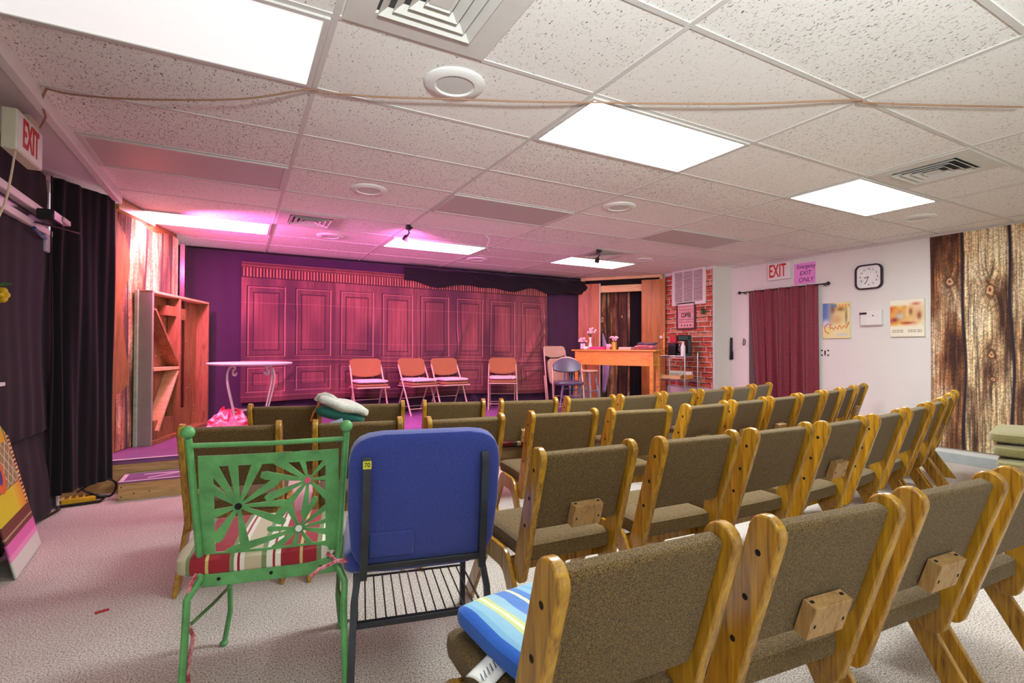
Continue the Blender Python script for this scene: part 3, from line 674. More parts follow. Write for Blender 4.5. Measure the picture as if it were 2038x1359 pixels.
# ------------------------------------------------------------------ folding chairs on the stage (facing -Y)
def folding_frame(t, mat, w=.44, top=.775, backz=.0):
    hw = w/2
    for s in (-1, 1):
        MB().tube([(s*hw, -.22, 0), (s*hw, -.02, .39), (s*(hw-.006), .15, .70)], .0115, 8).build('front_leg', mat, t)
        MB().tube([(s*(hw-.025), .22, 0), (s*(hw-.025), .02, .40)], .0105, 8).build('rear_leg', mat, t)
    MB().tube([(-hw, -.175, .09), (hw, -.175, .09)], .006, 6).build('crossbar', mat, t)
    MB().tube([(-hw+.025, .175, .09), (hw-.025, .175, .09)], .006, 6).build('crossbar', mat, t)
    MB().tube([(-hw+.025, .11, .22), (hw-.025, .11, .22)], .006, 6).build('crossbar', mat, t)
def backpad(w, z0, z1, y, th, lean=.22, arch=.0, nu=24):
    m = MB()
    def prof(u, v):
        x = (u-.5)*w*(1-.05*(1-v)); zt = z1-arch*(2*u-1)**2-.03*max(0, abs(2*u-1)-.8)/.2*(1 if arch == 0 else .2); zb = z0+.035*(abs(2*u-1)**2.5)
        z = zb+(zt-zb)*v; return Vector((x, y+(z-z0)*lean+.02*(1-(2*u-1)**2), z))
    return m.grid(prof, nu, 10)
def tan_chair(px, rz, label):
    p = at(px, 818, Y=7.03); t = empty('folding_chair', (p.x, 7.03, ZST), rz, label, 'folding chair', 'tan folding chairs on the stage')
    folding_frame(t, M['beigemetal'])
    backpad(.44, .53, .785, .105, .03).build('backrest', M['tan'], t, solid=.035, bevel=.012)
    MB().pillow((0, -.04, .435), (.43, .40, .055), .2, .6).build('seat', M['tan'], t)
    MB().tube([(-.215, -.24, .405), (.215, -.24, .405), (.215, .14, .405), (-.215, .14, .405)], .010, 8, closed=True).build('seat_rail', M['beigemetal'], t)
    return t
def frill(v): return v
chs = [(733, R(4), 'leftmost tan folding chair against the panelled backdrop'), (829, R(14), 'second tan folding chair from the left, turned sideways'), (893, R(8), 'third tan folding chair from the left on stage'), (1000, R(-26), 'tan folding chair nearest the beige folded chair')]
for px, rz, lab in chs: tan_chair(px, rz, lab)
for (px, rz, lab), fr in zip(chs, (0, 1, 0, 1)):
    p = at(px, 818, Y=7.03)
    d = Vector((math.sin(rz), -math.cos(rz), 0))
    def fn(v, fr=fr): v.z += (.006*math.sin(v.x*110)*fr if abs(v.y) > .15 else 0)+(.05*max(0, v.y-.08) if fr else 0); return v
    o = MB().pillow((0, 0, 0), (.42, .40, .045), .25, .55, 60, 10, None, fn).build('seat_pad', M['pinkpad'], loc=(p.x+d.x*.05, 7.03+d.y*.05, ZST+.485), rz=rz)
    tag(o, {733: 'flat pale seat pad on the leftmost tan folding chair', 829: 'frilled pale seat pad on the second tan folding chair', 893: 'plump pale seat pad on the third tan folding chair', 1000: 'frilled pale seat pad on the rightmost tan folding chair'}[px], 'seat pad', 'pale seat pads')
# folded beige chair leaning against the dark cloth
fp = at(1112, 780, Y=7.1); fc = empty('folded_chair', (fp.x, 7.05, ZST), R(2), 'folded beige metal chair leaning on the dark backdrop', 'folding chair')
fc.rotation_euler.x = R(-11)
for s in (-1, 1):
    MB().tube([(s*.24, 0, 0), (s*.23, .0, .55), (s*.215, .0, .93)], .012, 8).build('front_leg', M['beigemetal'], fc)
    MB().tube([(s*.26, .02, .02), (s*.245, .02, .5)], .011, 8).build('rear_leg', M['beigemetal'], fc)
backpad(.44, .80, 1.0, 0, .02, .02).build('backrest', M['beigemetal'], fc, solid=.02, bevel=.008)
MB().pillow((.0, -.02, .56), (.39, .03, .44), .25, .4).build('seat', M['beigemetal'], fc)
MB().tube([(-.195, -.03, .36), (-.195, -.03, .72), (-.13, -.03, .79), (.13, -.03, .79), (.195, -.03, .72), (.195, -.03, .36)], .006, 6).build('seat_rail', M['grey_metal'], fc)
# purple vinyl folding chair
vp = at(1130, 760, Z=.70); vc = empty('folding_chair', (vp.x, vp.y, ZST), R(-28), 'dark vinyl padded folding chair in front of the folded beige chair', 'folding chair')
folding_frame(vc, M['beigemetal'], .45)
backpad(.44, .575, .80, .10, .03, .2, .10).build('backrest', M['vinyl'], vc, solid=.045, bevel=.015)
MB().tube([(s_*.235*math.cos(a_), .12+.05*math.sin(a_), .57+.235*math.sin(a_)) for a_ in [math.pi*k/16 for k in range(17)] for s_ in (1,)], .0115, 8).build('hoop', M['beigemetal'], vc)
MB().pillow((0, -.05, .43), (.43, .41, .075), .25, .6).build('seat', M['vinyl'], vc)

# ------------------------------------------------------------------ desk, stools
FL, FR = Vector((4.86, 6.80)), Vector((5.41, 5.59)); de = (FR-FL).normalized(); dn = Vector((-de.y, de.x)); dL = (FR-FL).length; DD = .30
if dn.x < 0: dn = -dn
dk = empty('wooden_desk', (*((FL+FR)/2+dn*DD/2), ZST), math.atan2(de.y, de.x), 'tall orange wooden desk before the sliding door set', 'desk')
HD = 1.185-ZST
sgn = 1 if Vector((-math.sin(dk.rotation_euler.z), math.cos(dk.rotation_euler.z))).dot(dn) > 0 else -1
MB().box((0, 0, HD-.012), (dL+.10, DD+.05, .024)).build('desk_top', M['desk'], dk, bevel=.004)
MB().box((0, -sgn*(DD/2-.02), HD-.135), (dL-.09, .022, .22)).build('apron', M['desk'], dk, bevel=.003)
MB().box((0, sgn*(DD/2-.02), HD-.135), (dL-.09, .022, .22)).build('apron', M['desk'], dk, bevel=.003)
for s in (-1, 1): MB().box((s*(dL/2-.03), 0, HD-.135), (.022, DD-.06, .22)).build('end_panel', M['desk'], dk, bevel=.003)
for sx in (-1, 1):
    for sy in (-1, 1): MB().box((sx*(dL/2-.03), sy*(DD/2-.025), (HD-.024)/2), (.055, .05, HD-.024)).build('leg', M['desk'], dk, bevel=.004)
def stool(x, y, label, h=.61):
    t = empty('bar_stool', (x, y, ZST), R(20), label, 'stool', 'blue grey painted stools')
    MB().lathe([(.001, h-.03), (.14, h-.03), (.155, h-.02), (.155, h-.006), (.14, h), (.001, h)], n=32).build('seat', M['beigemetal'], t)
    for k in range(4):
        a = math.pi/4+k*math.pi/2; c, s = math.cos(a), math.sin(a); pr = [(.11, h-.03, .012), (.125, h-.16, .017), (.135, h-.22, .012), (.14, h-.25, .018), (.16, .22, .019), (.165, .18, .013), (.175, .12, .017), (.19, 0, .011)]
        MB().tube([(r*c, r*s, z) for r, z, _ in pr], [q for _, _, q in pr], 10).build('leg', M['stool'], t)
    m = MB()
    for k in range(4):
        a, b = math.pi/4+k*math.pi/2, math.pi/4+(k+1)*math.pi/2; z = .17 if k % 2 else .3; r = .165 if k % 2 else .15
        m.tube([(r*math.cos(a), r*math.sin(a), z), (r*.74*math.cos((a+b)/2), r*.74*math.sin((a+b)/2), z), (r*math.cos(b), r*math.sin(b), z)], [.009, .012, .009], 8)
    m.build('rung', M['stool'], t)
sp = at(1181, 736, Z=ZST+.61); stool(sp.x-.1, sp.y-.0, 'blue grey wooden stool tucked before the desk')
sp2 = at(1150, 737, Z=ZST+.61); stool(sp2.x+.12, sp2.y+.32, 'blue grey stool half hidden behind the dark vinyl chair')
# things on the desk
ZD = 1.185; DA, DB = FL+dn*.14, FR+dn*.14
def dpos(px, off=0):
    tt, _ = atline(px, 690, DA, DB); q = DA+de*tt+dn*off; return (q.x, q.y, ZD)
rzd = math.atan2(de.y, de.x)
o = empty('photo_frame', dpos(1158), rzd+R(180 if sgn < 0 else 0), 'black and white picture frame at the left end of the desk', 'picture frame')
MB().box((0, 0, .06), (.15, .03, .12)).build('frame', M['black'], o, bevel=.004); MB().box((.03, -sgn*.017, .055), (.09, .004, .09)).build('picture', M['tape'], o); 
def blossoms(m, c, r, n, br, seed):
    rr = random.Random(seed)
    for _ in range(n): m.ball((c[0]+rr.uniform(-r, r), c[1]+rr.uniform(-r, r), c[2]+rr.uniform(-r*.6, r*.6)), br, 6)
q = dpos(1160); o = MB(); blossoms(o, (0, 0, .155), .05, 14, .02, 3); o.tube([(-.05, 0, .125), (.06, 0, .128)], .008, 6); tag(o.build('pink_garland', M['flower'], loc=q), 'pale pink garland lying on top of the picture frame', 'flowers')
v_ = empty('flower_vase', dpos(1176, -.02), 0, 'slim white vase of pink and cream flowers on the desk', 'vase')
MB().lathe([(.02, 0), (.032, .02), (.03, .06), (.014, .13), (.022, .2), (.018, .2), (.001, .1)], n=18).build('vase', M['white'], v_)
m = MB()
for k in range(6): a = k*1.05; m.tube([(0, 0, .18), (.02*math.cos(a), .02*math.sin(a), .24), (.06*math.cos(a), .06*math.sin(a), .29)], .004, 5)
m.build('stem', M['leaf'], v_); m = MB(); blossoms(m, (0, 0, .3), .075, 12, .02, 4); m.build('blossom', M['flower'], v_)
tag(MB().lathe([(.03, 0), (.05, .02), (.04, .05), (.001, .05)], n=16).build('white_dish', M['white'], loc=dpos(1171, -.09)), 'small white dish beside the slim vase on the desk', 'dish')
tag(MB().box((0, 0, .022), (.24, .12, .044)).build('pink_box', M['hotpink'], loc=dpos(1192, -.04), rz=rzd, bevel=.004), 'flat bright pink box lying on the desk', 'box')
m = MB(); blossoms(m, (0, 0, .06), .035, 10, .022, 9); m.box((0, 0, .02), (.05, .04, .04)); tag(m.build('pink_bouquet', M['flower'], loc=dpos(1212, -.02)), 'small pink bouquet between the pink box and the gold cup', 'flowers')
g_ = empty('gold_cup', dpos(1224, -.03), 0, 'gold cup filled with pale blossoms on the desk', 'cup')
MB().lathe([(.04, 0), (.043, .12), (.039, .12), (.001, .02)], n=20).build('cup', M['gold'], g_); m = MB(); blossoms(m, (0, 0, .17), .055, 22, .016, 6); m.build('blossom', M['flower'], g_)
m = MB()
for k in range(3): m.pillow((.004*k, 0, .007+.013*k), (.22, .14, .015), .2, .6)
tag(m.build('napkins', M['pinkpad'], loc=dpos(1246), rz=rzd), 'low pile of pale napkins on the desk', 'napkins')
for k, (mt, wd, lab) in enumerate(((M['garment'], .36, 'folded red patterned garment at the bottom of the desk pile'), (M['towelred'], .33, 'folded striped garment in the middle of the desk pile'), (M['vinyl'], .30, 'folded purple garment on top of the desk pile'))):
    def fn(v, k=k): v.z += .007*math.sin(v.x*24+k*2)+.005*math.sin(v.y*30); return v
    q = dpos(1283+3*k, .0); tag(MB().pillow((0, 0, 0), (wd, .2, .042), .35, .6, 40, 10, None, fn).build('folded_garment', mt, loc=(q[0], q[1], ZD+.024+.034*k), rz=rzd+.1*k), lab, 'clothes', 'folded garments on the desk')

# ------------------------------------------------------------------ diagonal door set at stage right
SA, SB = Vector((5.42, 7.40)), Vector((6.30, 6.27)); se = (SB-SA).normalized(); sn = Vector((-se.y, se.x)); sn = -sn if sn.x < 0 else sn; sL = (SB-SA).length
ds = empty('door_set', (SA.x, SA.y, ZST), math.atan2(se.y, se.x), 'wooden set wall with two orange sliding door panels at stage right', 'stage set')
def tz(px, py): a, z = atline(px, py, SA, SB); return a, z-ZST
a0, z0 = tz(1156, 558); a1, z1 = tz(1324, 546)
MB().box(((a0+sL)/2, 0, 2.17), (sL-a0-.01, .05, .05)).build('top_rail', M['rail'], ds, bevel=.003)
MB().box((sL/2+.02, .0, 1.985), (sL-.1, .04, .12)).build('header_rail', M['rail'], ds, bevel=.003)
MB().box((a0+.05, 0, 2.1), (.05, .05, .12)).build('stud', M['rail'], ds, bevel=.003)
MB().box((sL-.03, 0, 1.1), (.05, .05, 2.2)).build('stud', M['rail'], ds, bevel=.003)
MB().box((sL/2+.05, .12, 2.1), (sL-.12, .02, .2)).build('backing', M['dark'], ds)
for nm, pa, pb, py, yoff in (('left', 1153, 1195, 567, -.05), ('right', 1278, 1325, 558, -.05)):
    ta, zz = tz(pa, py); tb_, _ = tz(pb, py); zz = max(zz, 1.9)
    dp = MB().box(((ta+tb_)/2, yoff, zz/2), (tb_-ta, .035, zz)).build('door_panel', M['ply'], ds, bevel=.003)
    if nm == 'right':
        tk, zk = tz(1317, 671); MB().lathe([(.001, 0), (.012, 0), (.012, .02), (.026, .026), (.026, .036), (.001, .042)], (tk, yoff-.016, zk), 18, 0, Matrix.Rotation(R(90), 3, 'X')).build('knob', M['white'], dp)
    else:
        MB().box((tb_+.006, yoff, zz/2), (.012, .04, zz)).build('edge_strip', M['white'], dp)
        m = MB(); m.box((ta+.1, yoff-.019, zz-.09), (.09, .004, .014)); m.box((ta+.1, yoff-.019, zz-.115), (.09, .004, .014)); m.box((ta+.08, yoff-.019, zz-.1), (.014, .004, .03)); m.build('mark', M['blackink'], dp)
bA, bB = SA+sn*.22, SB+sn*.22
ta, _ = atline(1190, 600, bA, bB); tb_, _ = atline(1256, 600, bA, bB); tcc, _ = atline(1282, 600, bA, bB)
def onb(t): q = bA+se*t; return (q.x, q.y)
wp3 = planks([-.3, .16, .37, .52, 1.2], [(.08, 1.45, .07), (.44, 1.5, .035), (.1, .9, .06)], 9, [(150, 96, 60), (170, 120, 76), (110, 64, 40)])
tag(sheet('plank_hanging', onb(ta), onb(tb_), ZST+.01, 2.25, 110, 230, wp3, M['print'], disp=lambda u, v: .015*np.sin(u*18)+.01*np.sin(u*7+v*2)), 'printed plank cloth seen through the gap of the orange doors', 'wall hanging')
tag(cloth(onb(tb_-.02), onb(min(tcc+.1, sL-.3)), ZST+.01, 2.25, 3, .015, 60, 30, 22).build('dark_cloth', M['blackcloth'], solid=.003), 'black cloth strip seen beside the right orange door panel', 'curtain')
pA, pB = SA+sn*.12, SB+sn*.12; t0, zt = atline(1199, 655, pA, pB); t1, _ = atline(1216, 730, pA, pB)
def pc(u, v):
    w = (t1-t0)*(.35+1.1*v) if v < .6 else (t1-t0)*(1.01-.95*(v-.6)/.4)
    q = pA+se*(t0+w*u); return Vector((q.x+.01*math.sin(u*9), q.y, .42+1.05*v))
tag(MB().grid(pc, 14, 24).build('lilac_cloth', fabric('lilac_cloth', (170, 130, 190), (206, 170, 216), 300), solid=.003), 'lilac cloth caught behind the left orange door panel', 'cloth')

# ------------------------------------------------------------------ brick hanging, grille, coffee sign, cart
XB = 6.335
def brickcol(u, v):
    bh, bw = .0785, .235; r = np.floor(v/bh); x = (u+(r % 2)*bw/2+.03*np.sin(r*2.3)); k = np.floor(x/bw); fx = x-k*bw; fy = v-r*bh
    fy = fy+.006*np.sin(u*22+r); h = (np.sin(k*12.9+r*78.2)*43758.5) % 1
    c = mixc(C(176, 66, 44), C(206, 108, 76), h); c = mixc(c, C(200, 150, 120), (h > .82)*.6); c = c*(.75+.5*vnoise(u*60, v*60, 3, 3))[..., None]
    mo = (fx < .012) | (fy < .011); c = mixc(c, C(206, 190, 176), mo*1.); c = mixc(c, C(56, 26, 26), ((fy > bh-.013) & (fx > .02))*.85)
    return c
tag(sheet('brick_hanging', (XB-.014, 6.25), (XB-.014, 5.29), .60, 2.42, 150, 280, brickcol, M['print'], disp=wob(.003, 4)), 'hanging printed with red bricks beside the door set', 'wall hanging')
ga = at(1341, 541, X=XB); gb = at(1407, 602, X=XB); gb2 = at(1341, 607, X=XB)
gl = empty('vent_grille', (XB-.03, (ga.y+gb.y)/2, (ga.z+gb.z)/2), 0, 'large white return air grille on the brick hanging', 'grille')
gw, gh = ga.y-gb.y, ga.z-gb.z+.03
m = MB()
for s in (-1, 1): m.box((0, s*(gw/2-.025), 0), (.03, .05, gh)); m.box((0, 0, s*(gh/2-.025)), (.03, gw-.1, .05))
m.build('frame', M['white'], gl, bevel=.004); MB().box((.01, 0, 0), (.004, gw-.08, gh-.08)).build('backing', plain('pink_grey_filter', (150, 110, 120), .9), gl)
m = MB()
for k in range(22): m.box((-.004, 0, -gh/2+.06+k*(gh-.12)/21), (.014, gw-.1, .006), Matrix.Rotation(R(30), 3, 'Y'))
m.build('louver', M['white'], gl); m = MB()
for s in (-1, 1): m.box((-.01, s*gw*.15, 0), (.012, .01, gh-.1))
m.build('mullion', M['white'], gl)
ca_ = at(1350, 604, X=XB); cb_ = at(1387, 655, X=XB); sw, sh = ca_.y-cb_.y, ca_.z-cb_.z
cs = empty('coffee_sign', (XB-.03, (ca_.y+cb_.y)/2, (ca_.z+cb_.z)/2), 0, 'framed pink coffee sign on the brick hanging under the grille', 'sign')
m = MB()
for s in (-1, 1): m.box((0, s*(sw/2-.012), 0), (.03, .024, sh)); m.box((0, 0, s*(sh/2-.012)), (.03, sw-.048, .024))
m.build('frame', plain('brown_frame', (92, 56, 60), .5), cs, bevel=.003); MB().box((.004, 0, 0), (.012, sw-.04, sh-.04)).build('panel', plain('pale_pink_panel', (226, 170, 172), .7), cs)
text('COFFEE', .095, M['blackink'], cs, (-.004, 0, .01), FACE_MX, .62, .001, .002)
m = MB(); rr = random.Random(4)
for z, n_ in ((.145, 9), (.1, 11), (.062, 8), (-.055, 11), (-.095, 12)):
    for k in range(n_): m.box((-.0035, (k-(n_-1)/2)*(sw-.09)/n_, z), (.002, .012, .02 if n_ < 12 else .016))
m.build('small_lettering', plain('small_ink', (150, 96, 110), .8), cs)
m = MB()
for k in range(4): m.pillow((-.0035, -.09+k*.06, -.15), (.003, .026, .022), .8, .8, 12, 6)
m.build('bean', M['blackink'], cs)
wr = at(1404, 618, X=XB); m = MB(); rr = random.Random(2)
for k in range(14): m.ball((rr.uniform(-.02, 0), rr.uniform(-.04, .04), rr.uniform(-.05, .05)), .02, 6, (.6, 1, .5))
tag(m.build('green_sprig', M['leaf'], loc=(XB-.03, wr.y, wr.z)), 'small dark green sprig on the bricks right of the coffee sign', 'sprig')
# cart
cA, cB, cC, cD = Vector((5.74, 5.86)), Vector((5.90, 5.44)), Vector((6.24, 5.5)), Vector((6.08, 5.92)); cc = (cA+cB+cC+cD)/4
ct = empty('wire_cart', (cc.x, cc.y, ZST), 0, 'chrome wire shelf cart in front of the brick hanging', 'cart')
CZ = [.36, .475, .84]
loc_ = [p-cc for p in (cA, cB, cC, cD)]
for p in loc_: MB().tube([(p.x, p.y, 0), (p.x, p.y, .875)], .011, 8).build('post', M['silver'], ct)
for z in (.10, .475, .83):
    m = MB(); L4 = [(p.x, p.y, z) for p in loc_]
    m.tube(L4, .006, 6, closed=True); m.tube([(a, b, c-.03) for a, b, c in L4], .004, 6, closed=True)
    for i in range(4):
        p, q = Vector(L4[i]), Vector(L4[(i+1) % 4])
        for k in range(14): a, b = p.lerp(q, k/14), p.lerp(q, (k+.5)/14); m.tube([a, b-Vector((0, 0, .03))], .003, 4)
    for k in range(1, 14): m.tube([Vector(L4[0]).lerp(Vector(L4[1]), k/14), Vector(L4[3]).lerp(Vector(L4[2]), k/14)], .003, 4)
    m.build('shelf', M['silver'], ct)
cm = empty('coffee_maker', (6.06, 5.62, ZST+.836), R(55), 'black coffee maker on top of the wire cart', 'coffee maker')
MB().box((0, 0, .02), (.17, .22, .04)).build('base', M['black'], cm, bevel=.01)
MB().box((0, -.075, .17), (.17, .07, .28)).build('tower', M['black'], cm, bevel=.015)
MB().box((0, .0, .27), (.17, .2, .09)).build('brew_head', M['black'], cm, bevel=.015)
MB().lathe([(.05, .04), (.066, .06), (.06, .14), (.045, .17), (.001, .17)], (0, .035, 0), 20).build('carafe', M['glass'], cm)
tag(MB().box((0, 0, .05), (.05, .11, .1)).build('red_canister', M['red'], loc=(5.98, 5.74, ZST+1.03), rz=.4, bevel=.006), 'red box perched beside the coffee maker head', 'box')
MBs = MB().box((0, 0, .095), (.16, .12, .19)); tag(MBs.build('dark_canister', M['black'], loc=(5.99, 5.75, ZST+.836), rz=.4, bevel=.006), 'dark box standing left of the coffee maker on the cart', 'box')
wb = empty('water_bottle', (5.965, 5.535, ZST+.836), 0, 'white labelled bottle in front of the coffee maker', 'bottle')
MB().lathe([(.034, 0), (.036, .1), (.034, .14), (.016, .175), (.016, .19), (.001, .19)], n=18).build('body', M['seattag'], wb); MB().lathe([(.018, .188), (.018, .21), (.001, .21)], n=14).build('cap', M['white'], wb)
gd = empty('turned_stick', (5.86, 5.82, ZST+.836), 0, 'thin turned golden wooden stick on the left of the cart', 'ornament')
MB().lathe([(.04, 0), (.04, .012), (.012, .02)]+[(.010+.006*(k % 2), .03+.022*k) for k in range(15)]+[(.001, .37)], n=12).build('spindle', M['desk'], gd)
tr = empty('wooden_tray', (5.86, 5.67, ZST+.48), R(113), 'orange wooden tray with handle hole on the cart shelf', 'tray')
MB().box((0, 0, .008), (.34, .2, .014)).build('base', M['rail'], tr)
for s in (-1, 1): MB().box((0, s*.1, .03), (.34, .014, .05)).build('side', M['rail'], tr, bevel=.002)
for s in (-1, 1): MB().tube([(s*.165, -.09, .03), (s*.165, -.05, .06), (s*.165, .05, .06), (s*.165, .09, .03)], .01, 6).build('handle', M['rail'], tr)
bx = empty('tea_box', (6.0, 5.72, ZST+.48), R(-65), 'white box with script lettering on the cart shelf', 'box')
MB().box((0, 0, .06), (.17, .08, .12)).build('carton', M['white'], bx, bevel=.003); text('Our Rest', .04, M['blackink'], bx, (0, -.0415, .07), (R(90), 0, 0), .9, .0005)
tag(MB().box((0, 0, .055), (.18, .08, .11)).build('white_box', M['white'], loc=(6.13, 5.62, ZST+.48), rz=R(-65), bevel=.003), 'plain white box behind the yellow basket on the cart', 'box')
yb = empty('yellow_basket', (6.03, 5.52, ZST+.48), R(15), 'low yellow tray with a handle slot on the cart', 'tray')
MB().box((0, 0, .008), (.22, .1, .014)).build('base', M['desk'], yb)
for s in (-1, 1): MB().box((0, s*.05, .035), (.22, .012, .06)).build('side', M['desk'], yb, bevel=.002)
# ------------------------------------------------------------------ right wall fittings
XW = XR-.001
a_ = at(1533, 528, X=XR); b_ = at(1577, 553, X=XR)
t = empty('exit_sign', (XW-.03, (a_.y+b_.y)/2, (a_.z+b_.z)/2), 0, 'white exit sign above the maroon curtain', 'exit sign')
w_, h_ = a_.y-b_.y, .235; MB().box((0, 0, 0), (.06, w_, h_)).build('box', M['white'], t, bevel=.005); text('EXIT', .25, M['exitred'], t, (-.0315, .015, 0), FACE_MX, .5, .001, .004)
a_ = at(1581, 529, X=XR); b_ = at(1623, 562, X=XR)
t = empty('emergency_notice', (XW-.004, (a_.y+b_.y)/2, (a_.z+b_.z)/2+.01), 0, 'pink handwritten emergency exit paper above the maroon curtain', 'notice')
w_, h_ = a_.y-b_.y, a_.z-b_.z+.02; MB().box((0, 0, 0), (.003, w_, h_)).build('sheet', M['pinkpaper'], t)
for s, z, k in (('Emergency', .09, .72), ('EXIT', .0, .95), ('ONLY', -.09, .95)): text(s, .08, M['ink'], t, (-.0025, -.02 if z else -.01, z), FACE_MX, k, .0004, 0, .15)
ck = at(1731, 551, X=XR); t = empty('wall_clock', (XW-.02, ck.y, ck.z), 0, 'black framed square wall clock on the white right wall', 'clock')
def rrect(w, h, r, n=6): return [(sx*(w/2-r)+r*math.cos(a), sy*(h/2-r)+r*math.sin(a)) for sx, sy, a0 in ((1, 1, 0), (-1, 1, 90), (-1, -1, 180), (1, -1, 270)) for a in [R(a0+90*k/n) for k in range(n+1)]]
T_ = .30; o1 = rrect(T_, T_, .07); i1 = rrect(T_-.034, T_-.034, .055); n_ = len(o1); m = MB()
vs = [(-.018, p[0], p[1]) for p in o1]+[(-.018, p[0], p[1]) for p in i1]+[(.018, p[0], p[1]) for p in o1]+[(.0, p[0], p[1]) for p in i1]
m.add(vs, [(k, (k+1) % n_, n_+(k+1) % n_, n_+k) for k in range(n_)]+[(k, 2*n_+k, 2*n_+(k+1) % n_, (k+1) % n_) for k in range(n_)]+[(n_+k, n_+(k+1) % n_, 3*n_+(k+1) % n_, 3*n_+k) for k in range(n_)])
m.build('frame', M['black'], t); MB().prism(i1, -.002, .016, 'x').build('face', M['seattag'], t)
for k in range(1, 13): a = R(90-30*k); text(str(k), .034, M['blackink'], t, (-.0035, -.095*math.cos(a), .095*math.sin(a)), FACE_MX, 1, .0004, 0, 0, 'numeral')
MB().bar((-.006, 0, 0), (-.006, .05, -.012), .008, .002, up=(1, 0, 0)).build('hour_hand', M['black'], t); MB().bar((-.008, 0, 0), (-.008, .035, -.085), .006, .002, up=(1, 0, 0)).build('minute_hand', M['black'], t)
a_ = at(1716, 619, X=XR); b_ = at(1759, 642, X=XR); t = empty('thermostat', (XW-.027, (a_.y+b_.y)/2, (a_.z+b_.z)/2-.01), 0, 'off-white thermostat box between the two posters', 'thermostat')
MB().box((0, 0, 0), (.06, a_.y-b_.y, .19)).build('case', M['white'], t, bevel=.012); MB().box((-.031, .08, .05), (.003, .08, .025)).build('display', M['black'], t); MB().box((-.031, -.03, .02), (.003, .014, .014)).build('button', M['black'], t)
def poster(p1, p2, p3, cf, label, nm):
    a_ = at(*p1, X=XR); b_ = at(*p2, X=XR); t = empty('film_poster', (0, 0, 0), 0, label, 'poster', 'posters on the right wall')
    z0, z1 = at(*p3, X=XR).z, a_.z
    MB().box((XW-.0095, (a_.y+b_.y)/2, (z0+z1)/2), (.02, a_.y-b_.y, z1-z0)).build('backing', M['cream'], t, bevel=.002)
    sheet('print', (XW-.025, a_.y-.005), (XW-.025, b_.y+.005), z0+.005, z1-.005, 80, 110, lambda u, v: cf(u/(a_.y-b_.y), v/(z1-z0)), M['paper'], t, solid=0)
def blob(c, u, v, x, y, rx, ry, col, k=1): return mixc(c, C(*col), k*np.exp(-((u-x)/rx)**2-((v-y)/ry)**2))
def pos1(u, v):
    c = mixc(C(232, 222, 130), C(242, 232, 190), vnoise(u*4, v*4, 2, 2)); c = mixc(c, C(92, 124, 192), np.clip(1.25-u*2.6, 0, 1)*np.clip((v-.28)*4, 0, 1)); c = blob(c, u, v, .12, .42, .14, .1, (222, 222, 244))
    c = blob(c, u, v, .38, .78, .09, .12, (120, 70, 60)); c = blob(c, u, v, .55, .62, .2, .2, (226, 206, 150), .9); c = blob(c, u, v, .66, .8, .14, .06, (150, 96, 50), .9); c = blob(c, u, v, .5, .5, .2, .1, (214, 160, 96), .7)
    c = blob(c, u, v, .85, .6, .04, .2, (120, 110, 60), .8); c = mixc(c, C(230, 150, 50), ((v > .84) & (v < .93) & (u > .5) & (np.sin(u*60+v*30) > -.2))*.8); c = mixc(c, C(70, 130, 180), ((v > .85) & (v < .95) & (u > .3) & (u < .5))*.7)
    return mixc(c, C(206, 214, 222), ((v > .07) & (v < .12) & (u > .5) & (u < .9))*.9)
def pos2(u, v):
    c = mixc(C(240, 236, 208), C(244, 240, 216), v); ar = np.clip((v-.26)*12, 0, 1)*np.clip((.86-v)*12, 0, 1); c = mixc(c, mixc(C(240, 226, 90), C(214, 90, 40), vnoise(u*7, v*5, 4, 3)*1.5-.3), ar*np.clip(1.3-u*1.2, .2, 1))
    c = blob(c, u, v, .72, .6, .26, .2, (226, 190, 130), .9); c = blob(c, u, v, .6, .66, .05, .09, (150, 70, 50), .9); c = blob(c, u, v, .84, .55, .06, .1, (140, 70, 50), .9); c = blob(c, u, v, .28, .55, .12, .1, (196, 206, 200), .9); c = blob(c, u, v, .13, .45, .1, .06, (140, 40, 70), .9)
    c = blob(c, u, v, .5, .36, .2, .03, (170, 40, 50), .8); c = blob(c, u, v, .75, .86, .12, .04, (214, 90, 70), .8)
    c = mixc(c, C(70, 60, 60), (((v > .11) & (v < .135)) | ((v > .155) & (v < .18)))*((u > .05) & (u < .38) | (u > .52) & (u < .9))*(np.sin(u*150) > -.2)*.75)
    return c
poster((1639, 604), (1694, 602), (1639, 674), pos1, 'blurred blue and yellow poster right of the maroon curtain', 'a')
poster((1773, 598), (1842, 590), (1773, 671), pos2, 'blurred cream and orange poster beside the plank hanging', 'b')
pt = [at(x, y, X=XW-.027) for x, y in ((1650, 664), (1643, 660), (1641, 652), (1646, 645), (1653, 645), (1652, 655), (1656, 652), (1659, 656), (1663, 650), (1667, 655), (1671, 647), (1675, 654), (1680, 648), (1684, 653), (1690, 640))]
pa = [o for o in bpy.data.objects if o.name.startswith('film_poster')][0]
MB().tube([(p.x, p.y, p.z) for p in pt], .006, 6).build('scrawl', plain('orange_ink', (226, 120, 40), .6), pa)
ov = at(1643, 702, X=XR); t = empty('wall_outlet', (XW-.004, ov.y, ov.z), 0, 'small wall switch plate under the blue and yellow poster', 'outlet')
MB().box((0, 0, 0), (.008, .1, .085)).build('plate', M['white'], t, bevel=.002); m = MB()
for dy, dz in ((-.04, .03), (.04, .03), (-.04, -.03), (.04, -.03), (0, .0), (0, .02), (0, -.02)): m.box((-.005, dy, dz), (.004, .018, .02))
m.build('slot', M['black'], t)
